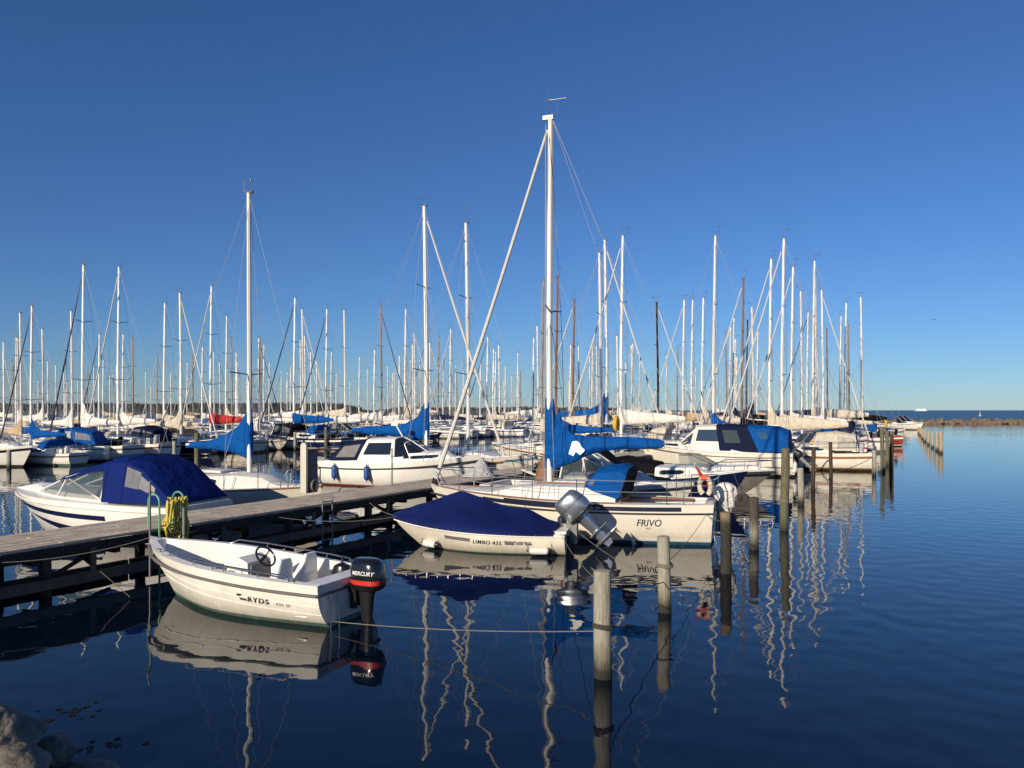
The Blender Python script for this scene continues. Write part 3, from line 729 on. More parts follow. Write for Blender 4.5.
# ------------------------------------------------------------------ small fittings
def steel_rail(parent, path, r=.016, posts=None, name='rail', m=None):
    mb = MB(); mb.tube(path, r, 7)
    if posts:
        for a, b in posts: mb.tube([a, b], r * .9, 6)
    return mb.build(name, m or STEEL, parent)
def cleat(mb, p, L=.09, rz=0):
    M = Matrix.Rotation(rz, 3, 'Z')
    mb.tube([Vector(p) + M @ Vector((-L, 0, .05)), Vector(p) + M @ Vector((L, 0, .05))], .012, 6)
    mb.tube([Vector(p), Vector(p) + Vector((0, 0, .05))], .015, 6)
def masthead(parent, x, z, k=1.0, flag=True, m=None):
    mb = MB()
    mb.tube([(x, 0, z), (x - .18, 0, z + .05), (x - .22, 0, z + .42 * k)], .010, 5)
    mb.tube([(x - .42 * k, 0, z + .43 * k), (x + .06 * k, 0, z + .43 * k)], .010, 5)
    mb.tube([(x + .06 * k, 0, z + .39 * k), (x + .06 * k, 0, z + .48 * k)], .03, 5)
    mb.tube([(x + .05, 0, z), (x + .05, 0, z + .75 * k)], .006, 4)
    mb.tube([(x - .1, 0, z + .02), (x + .12, 0, z + .02)], .05, 6)
    return mb.build('masthead_gear', m or GALV, parent)

# ------------------------------------------------------------------ 1  open motorboat with the black outboard
h = Hull(4.5, 1.85, .68, .76, .98, tw=.84, draft=.24, rake=.75, pw=2.7, smax=.4, vee=1.1)
bow, head = pt(150, 537, .98), math.atan2(.43, -.90)
fw = Vector((math.cos(head), math.sin(head), 0))
e = empty('open_motorboat', (bow - fw * h.L / 2) * 1.0, head); e.location.z = 0
hull_mesh(h, [('o', 0), ('o', .13), ('o', .165), ('z', .075), ('z', .0), ('k', 0)], [0, 0, 0, 1, 1]).build('hull', [OLDW, ANTIG], e)
for sd in (1, -1):
    m = MB(); m.tube(h.rail(-.15, .008, sd, 0, 1), .026, 7); m.build('rub_rail', RUBG, e)
    m = MB()
    for off in (.33, .46): m.tube([h.pos(s, h.sheer(s) - off * (1 - .15 * s), sd, .0) for s in [i / 24 * .9 + .0 for i in range(25)]], .009, 5)
    m.build('strake', OLDW, e)
m = MB(); m.tube([h.pos(0, z, sd, .01) for sd, z in ((1, h.fs - .15), (-1, h.fs - .15))], .024, 6); m.build('transom_rail', RUBG, e)
kd = [(0, .10, -.02, 0, 0), (.075, .12, -.02, 0, 0), (.08, .13, -.40, 0, .04), (.55, .14, -.46, 0, .06), (.80, .17, -.46, 0, .10), (.86, .18, -.40, 0, .14), (.925, .16, -.20, 0, .2), (.94, .10, -.01, 0, 0), (1, .02, 0, .02, 0)]
sup_mesh(h, kd).build('deck_liner', WHITE, e, ang=50)
# stern lockers, seat, console and wheel
m = MB(); m.sloft([(.16, -1.78, 0, .28, .70, 6), (.44, -1.78, 0, .28, .70, 6), (.46, -1.78, 0, .25, .67, 6)], 24); m.build('stern_bench', WHITE, e)
for y, rz in ((.22, 0), (-.38, 0)):
    m = MB(); m.sloft([(.25, -.98, y, .20, .23, 5), (.54, -.98, y, .19, .22, 5), (.58, -1.04, y, .10, .21, 5), (.80, -1.12, y, .05, .17, 4), (.90, -1.13, y, .035, .12, 3)], 20); m.build('seat', WHITE, e)
m = MB(); m.loft([[(-.18, y, .16), (-.18, y, .76), (-.42, y, .92), (-.62, y, .84), (-.66, y, .16)] for y in (.0, .52)], closed=False); m.quad(*[(x, 0, z) for x, z in ((-.18, .16), (-.18, .76), (-.42, .92), (-.62, .84), (-.66, .16))]); m.quad(*[(x, .52, z) for x, z in ((-.18, .16), (-.18, .76), (-.42, .92), (-.62, .84), (-.66, .16))])
con = m.build('console', WHITE, e, smooth=False)
m = MB(); m.box((-.655, .26, .62), (.012, .22, .18)); m.build('dashboard', DGREY, con, smooth=False)
m = MB(); c0 = Vector((-.76, .26, .92)); ax = Vector((-.8, 0, .6)); u_, v_ = Vector((0, 1, 0)), Vector((.6, 0, .8))
m.tube([c0 + (u_ * math.cos(a) + v_ * math.sin(a)) * .18 for a in [6.283 * k / 24 for k in range(24)]], .018, 7, closed=True)
for a in (0.5, 2.6, 4.7): m.tube([c0, c0 + (u_ * math.cos(a) + v_ * math.sin(a)) * .17], .013, 5)
m.tube([c0, c0 - ax * .14], .03, 8); m.build('steering_wheel', BLACK, e)
m = MB(); m.sloft([(.47, -1.72, -.48, .16, .14, 2.6), (.62, -1.72, -.48, .17, .15, 2.6), (.72, -1.72, -.48, .13, .12, 2.4), (.76, -1.72, -.48, .05, .04, 2)], 16); m.tube([(-1.72, -.48, .74), (-1.72, -.5, .86)], .02, 6); m.build('fuel_tank', BLACK, e)
for sd in (1, -1):
    P = [h.pos(s, h.sheer(s), sd, -.07) for s in (.10, .14, .25, .4, .55, .68, .72)]
    hh = (.0, .09, .10, .10, .10, .09, .0)
    steel_rail(e, [p + Vector((0, 0, q)) for p, q in zip(P, hh)], .013, [(P[i], P[i] + Vector((0, 0, .1))) for i in (2, 3, 4)], 'grab_rail')
m = MB()
for s, sd in ((.12, 1), (.12, -1), (.45, 1), (.78, 1), (.78, -1)): cleat(m, h.pos(s, h.sheer(s) + .005, sd, -.06), .07)
m.build('cleat', STEEL, e)
m = MB(); m.sloft([(.88, 2.1, 0, .07, .10, 3), (.96, 2.1, 0, .06, .08, 3)], 12); m.build('bow_roller', BLACK, e)
hull_text(h, 'RYDS', .115, -1.16, .375, 1, 'lettering', DECALK, e, .2, 1.25, .003, 1.25)
hull_text(h, '435 SF', .075, -1.62, .375, 1, 'lettering', DECALG, e, .15, 1.2, 0, 1.1)
m = MB(); hull_patch(h, m, -.79, -.87, .27, .31, 1, n=3, skew=.04); hull_patch(h, m, -.80, -.93, .335, .37, 1, n=3, skew=-.03); m.build('emblem', DECALK, e)
for y in (.36, .56):   # bathing ladder on the transom
    m = MB(); m.tube([(-h.L / 2 - .01, y, .46), (-h.L / 2 - .06, y, .5), (-h.L / 2 - .08, y, .1), (-h.L / 2 - .06, y, -.2)], .014, 6); m.build('ladder_rail', STEEL, e)
outboard(e, (-h.L / 2 - .01, -.06, .52), GLOSSK, BLACK, 0, .97, 'MERCURY', stripe=REDP)
m = MB(); m.tube([(-2.2, .1, .52), (-2.36, .16, .62), (-2.42, .1, .5)], .016, 6); m.tube([(-2.2, -.2, .52), (-2.38, -.1, .66), (-2.42, -.02, .52)], .016, 6); m.build('control_cable', BLACK, e)
tag(e, 'small open white motorboat with a black outboard, nearest the camera', 'motorboat'); ryds = e; rydsh = h

# ------------------------------------------------------------------ 2  tarp covered motorboat with the tilted silver outboard
h = Hull(4.3, 1.75, .50, .52, .68, tw=.86, draft=.22, rake=.85, pw=2.4, smax=.4, vee=1.1)
bow = pt(394, 517, .68); head = math.atan2(.20, -.98); fw = Vector((math.cos(head), math.sin(head), 0))
e = empty('covered_motorboat', bow - fw * h.L / 2, head); e.location.z = 0
hull_mesh(h, [('o', 0), ('o', .05), ('z', .03), ('z', -.04), ('k', 0)], [0, 0, 1, 1]).build('hull', [GEL, ANTIG], e)
sup_mesh(h, [(0, .15, 0, .0, 0), (.1, .15, -.1, 0, 0), (.9, .1, -.1, 0, 0), (1, .03, 0, 0, 0)]).build('deck', WHITE, e)
m = MB(); rows = []
n = 34
for i in range(n + 1):
    s = lerp(.055, 1.0, i / n); x = h.X(s, h.sheer(s)); b = h.b(s) + .012; z = h.sheer(s)
    pk = .76 * max(0, 1 - abs(s - .60) / (.42 if s > .6 else .62)) ** (.92 if s > .6 else .95) + .04
    pk += .10 * math.exp(-((s - .2) / .09) ** 2)
    r = []
    for k in range(17):
        f = k / 8 - 1; y = b * f; sag = (.05 * math.sin(s * 30 + f * 3) * .6 + .16 * noise.noise(Vector((x * 1.6 + f * 2, f * 1.3, 3))) + .07 * noise.noise(Vector((x * 5 + f * 3, f * 2, 8)))) * min(1, 1.6 * (1 - abs(f))) * min(1, 8 * (1 - s))
        hz = pk * (1 - abs(f) ** 1.25) * (1 - .22 * math.sin(math.pi * abs(f)))
        r.append((x + .01, y, z + .012 + hz + sag * .35))
    lo = [(x + .01, r[0][1], z - .035)]; hi = [(x + .01, r[-1][1], z - .035)]
    rows.append(lo + r + hi)
m.loft(rows); m.quad(*rows[0]); cov = m.build('boat_cover', TARP, e, ang=60)
for i in range(14):
    s = .08 + i * .068; p = h.pos(s, h.sheer(s) - .02, 1, .016); m = MB(); m.tube([p - Vector((0, .004, 0)), p + Vector((0, .012, 0))], .014, 8); m.build('snap_fastener', STEEL, cov)
for sd in (1, -1):
    m = MB(); m.tube(h.rail(-.055, .004, sd), .017, 6); m.build('rub_rail', WHITE, e)
m = MB(); m.box((-2.02, 0, .52), (.15, .62, .028)); m.build('stern_platform', WHITE, e, smooth=False)
hull_text(h, 'LIMBO 435', .125, -.38, .27, 1, 'lettering', DECALK, e, .2, 1.12, .0015, 1.05)
m = MB()
hull_patch(h, m, .66, .02, .165, .215, 1); hull_patch(h, m, .66, .02, .222, .245, 1)
hull_patch(h, m, -.78, -1.06, .17, .20, 1); hull_patch(h, m, -.80, -1.02, .207, .255, 1); hull_patch(h, m, -1.09, -1.40, .175, .195, 1); hull_patch(h, m, -1.06, -1.22, .205, .24, 1); hull_patch(h, m, -1.26, -1.30, .20, .25, 1); hull_patch(h, m, -1.33, -1.42, .205, .25, 1)
m.build('decal_stripes', DECALG, e)
outboard(e, (-h.L / 2 - .02, -.05, .60), SILVER, SILVER, R(46), 1.24, short=.72)
m = MB(); m.box((-h.L / 2 - .05, .30, .22), (.04, .05, .2)); m.build('transom_bracket', BLACK, e)
m = MB(); m.box((-h.L / 2 - .05, -.38, .22), (.03, .06, .2)); m.build('trim_tab', BLACK, e)
m = MB(); m.tube([(-h.L / 2 - .05, .1, .3), (-h.L / 2 - .15, .16, .0), (-h.L / 2 - .1, .25, -.1)], .02, 6); m.build('fuel_hose', BLACK, e)
tag(e, 'small white motorboat under a blue tarp with a tilted silver outboard', 'motorboat'); limbo = e; limboh = h
for s, lab in ((.80, 'white fender with dark ends lying along the bow of the tarp covered boat'), (.13, 'white fender with dark ends lying along the stern of the tarp covered boat')):
    p = e.matrix_basis @ h.pos(s, .13, 1, .10)
    q = h.pos(min(1, s + .05), .13, 1) - h.pos(s - .05, .13, 1)
    f_ = fender(p, .46, .085, True, WHITEF, lab, 'white fenders', head + math.atan2(q.y, q.x), BLACK)

# ------------------------------------------------------------------ 3  blue covered sailboat in front
h = Hull(7.8, 2.55, 1.02, 1.0, 1.18, tw=.62, draft=.5, rake=1.15, trake=.12, pw=2.1, smax=.45)
head = math.atan2(.32, -.945); fw = Vector((math.cos(head), math.sin(head), 0)); bow = pt(431, 486.5, 1.14)
e = empty('sailboat', bow - fw * h.L / 2, head); e.location.z = 0; frivo = e; frivoh = h
hull_mesh(h, [('o', 0), ('o', .20), ('o', .235), ('z', .17), ('z', .085), ('k', 0)], [0, 1, 0, 2, 3]).build('hull', [GEL, RUB, WHITE, ANTIF], e)
for sd in (1, -1):
    m = MB(); m.tube(h.rail(-.215, .012, sd), .022, 6); m.build('rub_rail', RUB, e)
    m = MB(); hull_patch(h, m, -3.15, 2.0, .055, .16, sd, n=30, out=.006); hull_patch(h, m, 2.0, 2.9, .075, .12, sd, n=10, out=.006); nb_ = m.build('navy_band', NAVYB, e)
    m = MB(); hull_patch(h, m, -1.3, 1.35, .012, .055, sd, n=16, out=.006); m.build('window_band', NAVYB, e)
hull_text(h, 'MAXI 77', .085, -1.0, .14, 1, 'lettering', DECALW, e, .15, 1.25, .001, 1.1)
hull_text(h, 'FRIVO', .24, -2.38, .52, 1, 'lettering', DECALK, e, .22, 1.0, .002, .9)
hull_text(h, 'H.S', .07, -2.38, .60, 1, 'lettering', DECALK, e, 0, 1.2, 0, 1.0)
kd = [(0, .10, 0, .02, 0), (.03, .12, .0, .02, 0), (.034, .22, -.38, 0, .05), (.30, .28, -.38, 0, .05), (.304, .30, .28, .05, .25), (.345, .30, .34, .06, .3), (.56, .34, .30, .07, .4), (.66, .34, .20, .07, .55), (.74, .30, .03, .05, .5), (1, .04, 0, .02, 0)]
sup_mesh(h, kd).build('deck', DECKW, e, ang=34)
m = MB(); 
for sd in (1, -1): m.tube(h.rail(.025, -.03, sd, .3, .97), .018, 5)
m.build('toe_rail', WOOD, e)
m = MB(); m.box((-.2, 0, 1.405), (.42, .32, .03)); m.box((1.05, 0, 1.33), (.26, .26, .03)); m.build('hatch', DECKW, e, smooth=False)
m = MB()
for sd in (1, -1): m.tube([(-.9, sd * .52, 1.36), (-.85, sd * .52, 1.42), (.6, sd * .46, 1.4), (.65, sd * .46, 1.34)], .016, 6)
m.build('grab_rail', WOOD, e)
XM, ZT = .42, 11.15
m = MB(); m.tube([(XM, 0, 1.3), (XM + .02, 0, 5), (XM - .02, 0, ZT)], [.075, .075, .062], 12)
mast = m.build('mast', ALU, e)
m = MB(); m.tube([(XM - .078, 0, 1.5), (XM - .062, 0, 5), (XM - .085, 0, ZT - .1)], .014, 5); m.build('sail_track', DGREY, mast)
m = MB()
for sd in (1, -1): m.tube([(XM, 0, 5.95), (XM - .1, sd * .78, 6.02)], [.028, .018], 6)
m.build('spreader', GALV, mast); masthead(mast, XM - .02, ZT, 1.05)
m = MB(); m.box((XM + .04, 0, ZT - .02), (.14, .05, .05)); m.build('mast_cap', WMAST, mast, smooth=False)
bowp = Vector((h.L / 2 - .12, 0, 1.25)); mh = Vector((XM + .06, 0, ZT - .35))
m = MB(); P = [bowp.lerp(mh, i / 20) - Vector((0, 0, .10 * math.sin(math.pi * i / 20))) for i in range(21)]
m.tube(P, [.05 if i in (0,) else lerp(.064, .038, i / 20) * (1.08 if i % 4 == 2 else 1) for i in range(21)], 8); m.build('furled_sail', FURLW, e)
m = MB(); m.tube([bowp + Vector((-.02, 0, -.02)), bowp + Vector((-.05, 0, .12))], .11, 12); m.build('furling_drum', BLACK, e)
m = MB()
m.tube([(XM - .05, 0, ZT), (-h.L / 2 + .1, 0, 1.05)], .007, 4)
for sd in (1, -1):
    m.tube([(XM, 0, ZT - .1), (XM - .1, sd * .8, 6.02), (XM - .15, sd * 1.14, 1.05)], .007, 4)
    m.tube([(XM, 0, 5.85), (XM - .45, sd * 1.12, 1.05)], .007, 4); m.tube([(XM, 0, 5.85), (XM + .45, sd * 1.08, 1.05)], .007, 4)
m.tube([(XM - .05, 0, ZT), (-2.55, 0, 2.5)], .005, 4)
m.tube([(XM + .12, .06, 1.4), (XM + .1, .04, ZT - .2)], .010, 4); m.tube([(XM + .16, -.05, 1.4), (XM + .08, -.03, ZT - .3)], .008, 4)
m.build('rigging', WIRE, e)
def sail_cover(parent, secs, m1, name='sail_cover', y0=0):
    mb = MB(); rows = []
    for x, zl, zh, wd in secs:
        c, hh = (zl + zh) / 2, (zh - zl) / 2
        rows.append([(x, y0 + wd * math.sin(a) * (1 - .35 * max(0, math.cos(a))), c + hh * math.cos(a)) for a in [6.283 * k / 14 for k in range(14)]])
    # fill in between with gathered folds
    fine = []
    for a, b in zip(rows, rows[1:]):
        for j in range(6):
            f = j / 6; fine.append([Vector(p).lerp(Vector(q), f) for p, q in zip(a, b)])
    fine.append([Vector(p) for p in rows[-1]])
    for i, r in enumerate(fine):
        for k, p in enumerate(r):
            p.y += .035 * noise.noise(Vector((p.x * 3.1, k * .6, p.z * 2.0))) + .03 * noise.noise(Vector((p.x * 7 + p.z * 4, k * .3, 2))); p.z += .035 * noise.noise(Vector((p.x * 2.3, k * .8, 7)))
    mb.loft(fine, closed=True, cap0=True, cap1=True)
    return mb.build(name, m1, parent, ang=70)
m = MB(); m.tube([(XM - .08, 0, 2.22), (-2.62, 0, 2.36)], .05, 10); m.build('boom', ALU, e)
cov = sail_cover(e, [(XM + .13, 1.75, 3.62, .05), (XM + .02, 1.70, 3.62, .12), (XM - .12, 1.70, 3.60, .12), (XM - .16, 1.72, 3.2, .10), (XM - .30, 1.76, 2.92, .12), (XM - .62, 1.90, 2.68, .14), (XM - 1.0, 2.08, 2.60, .15), (XM - 1.4, 2.22, 2.60, .15), (XM - 2.2, 2.28, 2.60, .14), (-2.45, 2.31, 2.56, .10), (-2.62, 2.33, 2.50, .06)], BLUE)
m = MB(); X0 = XM - .66
m.loft([[(X0 + .0, .156, 2.47), (X0 + .10, .158, 2.14)], [(X0 - .12, .17, 2.49), (X0 - .04, .17, 2.09)], [(X0 - .2, .172, 2.44), (X0 - .1, .172, 2.20)], [(X0 - .26, .174, 2.33), (X0 - .22, .173, 2.12)], [(X0 - .34, .172, 2.26), (X0 - .33, .172, 2.22)]]); m.build('emblem', DECALW, cov)
m = MB(); 
for x in (-.5, -1.1, -1.7, -2.2): m.tube([(x + .012 * math.cos(a), .17 * math.sin(a), 2.43 + .21 * math.cos(a)) for a in [6.283 * k / 14 for k in range(14)]], .006, 4, closed=True)
m.build('cover_tie', NAVYC, cov)
# spray hood
hs_ = [(-.72, 1.36, .82, 1.40, .74, 1.42, 0), (-.98, 1.26, .92, 1.70, .80, 1.84, -.05), (-1.52, 1.12, .98, 1.76, .86, 1.92, -.12), (-1.64, 1.12, 1.0, 1.66, .9, 1.84, -.16)]
canopy(e, 'spray_hood', hs_, [BLUE, BLACKC], None, [(0, .35, .9, .35, .75)], back=1, win_name='hood_window')  # black back panel stands in for the shade inside the open hood
m = MB(); m.box((-1.62, 0, .86), (.02, .8, .2)); m.box((-2.4, .66, .98), (.9, .1, .02)); m.box((-2.4, -.66, .98), (.9, .1, .02)); m.build('cockpit_seat', WOOD, e, smooth=False)
# pulpit, stanchions, push pit
L2 = h.L / 2
m = MB(); m.tube([h.pos(.86, h.sheer(.86), 1, -.04) + Vector((0, 0, z)) for z in (0, .55)] + [(L2 - .15, .14, 1.68), (L2 + .12, 0, 1.70), (L2 - .15, -.14, 1.68)] + [h.pos(.86, h.sheer(.86), -1, -.04) + Vector((0, 0, z)) for z in (.55, 0)], .015, 7)
for sd in (1, -1): m.tube([h.pos(.95, h.sheer(.95), sd, -.02), (L2 - .12, sd * .15, 1.68)], .014, 6)
m.build('pulpit', STEEL, e)
m = MB()
sp_ = [.14, .28, .42, .57, .72]
for sd in (1, -1):
    for s in sp_: p = h.pos(s, h.sheer(s), sd, -.05); m.tube([p, p + Vector((0, 0, .58))], .012, 6)
m.build('stanchion', STEEL, e)
m = MB()
for sd in (1, -1):
    for dz in (.57, .3): m.tube([h.pos(s, h.sheer(s), sd, -.05) + Vector((0, 0, dz)) for s in (.03, .14, .28, .42, .57, .72, .86)], .006, 4)
m.build('lifeline', WIRE, e)
m = MB(); pb = []
for sd in (1, -1):
    p = h.pos(.09, h.sheer(.09), sd, -.06); p2 = h.pos(.0, h.sheer(0), sd, -.06)
    m.tube([p, p + Vector((-.02, 0, .6)), p2 + Vector((0, 0, .6)), p2], .014, 6)
m.tube([h.pos(0, h.fs, 1, -.06) + Vector((0, 0, .6)), (-L2 - .06, 0, h.fs + .6), h.pos(0, h.fs, -1, -.06) + Vector((0, 0, .6))], .014, 6)
m.build('push_pit', STEEL, e)
m = MB()
for sd in (.14, .40): m.tube([(-L2 - .0, sd, .9), (-L2 - .1, sd, .86), (-L2 - .02, sd, .2)], .012, 6)
m.build('stern_ladder', STEEL, e)
# covered outboard on the stern
b_ = empty('outboard_motor', (-L2 - .20, -.42, .95)); b_.parent = e
m = MB(); rows = []
cp = [(-.30, .10), (-.16, .15), (-.10, .2), (.05, .235), (.25, .25), (.40, .22), (.48, .14), (.52, .03)]
for (z0, r0), (z1, r1) in zip(cp, cp[1:]):
    for j in range(4):
        z, r = lerp(z0, z1, j / 4), lerp(r0, r1, j / 4)
        rows.append([((r * (1 + .22 * noise.noise(Vector((math.cos(a) * 2.5, math.sin(a) * 2.5, z * 3))) + .16 * noise.noise(Vector((math.cos(a) * 6, math.sin(a) * 6, z * 5)))) * 1.12) * math.cos(a), r * (1 + .22 * noise.noise(Vector((math.cos(a) * 2.5, math.sin(a) * 2.5, z * 3))) + .16 * noise.noise(Vector((math.cos(a) * 6, math.sin(a) * 6, z * 5)))) * math.sin(a), z) for a in [6.283 * k / 36 for k in range(36)]])
m.loft(rows, closed=True, cap0=True, cap1=True); m.build('motor_cover', GREYC if False else WCAN, b_, ang=60)
m = MB(); m.sloft([(-.14, 0, 0, .08, .06, 2), (-.5, 0, 0, .07, .04, 2), (-.62, 0, 0, .12, .03, 2), (-.66, 0, 0, .15, .05, 2), (-.72, 0, 0, .1, .04, 2)], 14); m.box((.12, 0, -.1), (.09, .1, .12)); m.build('drive_leg', GALV, b_)
tag(e, 'sailboat with bright blue sail cover and spray hood, tallest mast in the picture', 'sailboat')
# horseshoe lifebuoy, ensign, fenders on it
def horseshoe(loc, rz, m1, m2, label, cat='lifebuoy', r=.175, t=.065):
    o = empty('lifebuoy', loc, rz); mb = MB(); n = 18
    P = [(.03 * math.sin(a), r * math.cos(a) * .8, r * 1.25 * math.sin(a)) for a in [R(-60) + R(300) * k / n for k in range(n + 1)]]
    mb.tube(P, t, 10); mb.build('buoy_body', m1, o)
    mb = MB(); mb.tube(P[7:12], t * 1.06, 10); mb.build('band', m2, o)
    return tag(o, label, cat)
def stern(p): return e.matrix_basis @ Vector(p)
horseshoe(stern((-L2 + .22, .55, h.fs + .42)), head + R(75), CREAM, ORANGE, 'white horseshoe lifebuoy with an orange band on the stern rail of the blue covered sailboat')
o = empty('ensign_staff', stern((-L2 - .02, .30, h.fs + .05)), head); o.rotation_euler = (0, R(0), head)
m = MB(); m.tube([(0, 0, 0), (.50, 0, .84)], .016, 7); m.build('staff', WOOD, o)
m = MB(); m.tube([(.20, 0, .34), (.30, .03, .52), (.47, 0, .80)], [.05, .06, .025], 8); m.build('rolled_flag', REDC, o)
tag(o, 'wooden flag staff with a rolled dark red ensign on the stern of the front sailboat', 'flag staff')
for s, mm, z, lab in ((.60, NAVYF, .50, 'dark navy fender hanging amidships on the front sailboat behind the silver outboard'), (.47, NAVYF, .42, 'dark navy fender hanging farther aft on the front sailboat')):
    p = e.matrix_basis @ h.pos(s, z, 1, .10); fender(p, .52, .10, False, mm, lab, 'navy fenders')

# ------------------------------------------------------------------ motor cruisers
def cruiser(name, loc, head, h, rows, strips, mats, keys, label, cabin=None, rub=None, win=(), cat='motorboat', group=None):
    e = empty(name, (loc.x, loc.y, 0), head)
    hull_mesh(h, rows, strips).build('hull', mats, e)
    sup_mesh(h, keys).build('deck', WHITE if mats[0] is not GEL else DECKW, e, ang=34)
    if rub:
        off, r, m1 = rub
        for sd in (1, -1): mb = MB(); mb.tube(h.rail(-off, .01, sd), r, 6); mb.build('rub_rail', m1, e)
    for s0, s1, lo, hi in win:
        for sd in (1, -1):
            mb = MB(); cabin_window(h, keys, s0, s1, lo, hi, mb, (sd,)); mb.build('cabin_window', GLASSD, e)
    tag(e, label, cat, group); return e
def bow_rail(e, h, s0, hgt=.55, posts=5, r=.014, both=True):
    m = MB(); L = []; 
    for sd in (1, -1):
        P = [h.pos(s, h.sheer(s), sd, -.05) for s in [lerp(s0, .985, i / 10) for i in range(11)]]
        top = [p + Vector((0, 0, hgt * min(1, .35 + i * .33))) for i, p in enumerate(P)]
        L.append([P[0]] + top)
        for i in range(2, 11, 2): m.tube([P[i], top[i]], r * .85, 5)
    m.tube(L[0] + L[1][::-1], r, 6); return m.build('bow_rail', STEEL, e)
def wiper_frame(e, rows, r=.022, m1=None, name='windshield_frame'):
    mb = MB()
    for k in rows: mb.tube(k, r, 5)
    return mb.build(name, m1 or WHITE, e)

# 4  sport cruiser under a royal blue canopy, left of the jetty
h = Hull(6.3, 2.4, .98, 1.04, 1.18, tw=.86, draft=.35, rake=1.35, pw=2.5, smax=.4, vee=1.15, full=2.2)
bow = pt(16, 489, 1.14); head = math.atan2(.32, -.945); fw = Vector((math.cos(head), math.sin(head), 0)); p = bow - fw * 3.15
K = [(0, .1, .0, 0, 0), (.03, .2, .02, .02, 0), (.06, .25, .10, .04, .2), (.70, .30, .16, .06, .5), (.85, .34, .16, .05, .8), (.97, .2, .02, .02, .5), (1, .03, .0, 0, 0)]
sport = cruiser('motorboat', p, head, h, [('o', 0), ('o', .10), ('o', .13), ('z', .05), ('k', 0)], [0, 1, 0, 2], [WHITE, WHITE, ANTIK], K, 'white sport motorboat with navy hull stripes under a royal blue canopy', rub=(.12, .02, WHITE))
m = MB(); hull_patch(h, m, -1.2, 2.85, .28, .40, 1, n=24); m.build('navy_stripe', NAVY, sport)
m = MB(); rows = []
for i in range(15):
    f = i / 14; x = lerp(2.1, -1.0, f); r = []
    for z in (lerp(.60, .34, f) + .005, lerp(.60, .16, f) - .02 - .05 * math.sin(math.pi * f)): s1 = h.s_at(x, z); r.append(Vector((x, h.Y(s1, z) + .006, z)))
    rows.append(r)
m.loft(rows); m.build('navy_stripe', NAVY, sport)
ws = [(1.45, 1.20, .70, 1.24, .64, 1.27, 0), (.50, 1.16, 1.0, 1.60, .80, 1.68, -.1), (-.95, 1.12, 1.06, 1.94, .86, 2.06, -.06)]
canopy(sport, 'windshield', ws, [GLASSW], None)
wiper_frame(sport, [arch(*k)[:3] for k in ws[1:]] + [arch(*k)[8:] for k in ws[1:]] + [[arch(*k)[2] for k in ws], [arch(*k)[8] for k in ws], [arch(*k)[5] for k in ws]] + [[arch(*ws[1])[2], arch(*ws[2])[0]], [arch(*ws[1])[8], arch(*ws[2])[10]]])
cs = [(.72, 1.50, .86, 1.55, .80, 1.66, -.1), (-.93, 1.84, .94, 1.97, .88, 2.13, -.06), (-1.0, 1.06, 1.08, 2.0, .89, 2.17, -.06), (-1.62, 1.06, 1.10, 2.02, .91, 2.18, 0), (-2.1, 1.06, 1.10, 1.86, .91, 2.0, 0), (-3.0, 1.06, 1.02, 1.12, .95, 1.16, 0)]
canopy(sport, 'canopy', cs, [BLUED], None, [(3, .1, .99, .42, .92), (4, .0, .48, .45, .84)], back=0, win_name='clear_window')
m = MB()
for k in (cs[2], cs[3]): m.tube(arch(*k), .012, 5)
m.build('canopy_seam', TARP, sport)
m = MB(); m.box((-3.25, 0, .55), (.22, .8, .03)); m.build('bathing_platform', WHITE, sport, smooth=False)

# 6  cabin cruiser with grey canopy, behind the power pillar
h = Hull(7.3, 2.6, 1.02, 1.04, 1.42, tw=.85, draft=.4, rake=.95, pw=2.2, smax=.42)
bow = pt(481, 455, 1.42); bow = lane(481, -3.2); head = math.atan2(-.36, .933); fw = Vector((math.cos(head), math.sin(head), 0)); p = bow - fw * 3.65
K = [(0, .1, .0, 0, 0), (.03, .14, .06, 0, .1), (.29, .2, .12, .02, .1), (.295, .24, .20, .02, .15), (.56, .28, .22, .04, .2), (.565, .30, .36, .08, .35), (.78, .36, .28, .08, .6), (.83, .36, .03, .05, .5), (1, .04, .0, 0, 0)]
cab = cruiser('motorboat', p, head, h, [('o', 0), ('o', .20), ('o', .26), ('z', .07), ('k', 0)], [0, 1, 0, 2], [WHITE, RUB, ANTIR], K, 'white cabin cruiser with a grey aft canopy and blue fenders behind the jetty', rub=(.23, .03, RUB), win=((.60, .76, .30, .72),))
cs = [(-3.2, 1.12, 1.04, 1.30, .98, 1.34, .05), (-3.05, 1.1, 1.06, 1.80, .86, 1.92, .55), (-1.75, 1.1, 1.04, 1.96, .84, 2.08, .35)]
canopy(cab, 'aft_canopy', cs, [NAVYC], None, [(1, .10, .84, .20, .86)], front=0, win_name='clear_window')
wh = [(-1.8, 1.14, 1.02, 1.98, .84, 2.10, .45), (.05, 1.16, .98, 2.02, .82, 2.15, -.05)]
canopy(cab, 'wheelhouse', wh, [WHITE], None, [(0, .12, .90, .28, .88)], win_name='side_window', win_mat=GLASSD)
ws = [(.05, 1.2, .98, 2.0, .82, 2.12, -.05), (.75, 1.26, .84, 1.84, .68, 1.95, -.35), (1.35, 1.36, .5, 1.42, .44, 1.45, -.1)]
canopy(cab, 'windshield', ws, [GLASSD], None); wiper_frame(cab, [arch(*k)[2:9] for k in ws[:2]] + [arch(*k)[:3] for k in ws[:2]] + [arch(*k)[8:] for k in ws[:2]] + [[arch(*k)[5] for k in ws]], .028)
m = MB(); m.tube([(-.15, .2, 2.1), (-.5, .2, 2.62)], .03, 6); m.box((-.53, .2, 2.66), (.16, .1, .05)); m.build('radar_mast', WHITE, cab)
bow_rail(cab, h, .70, .5)
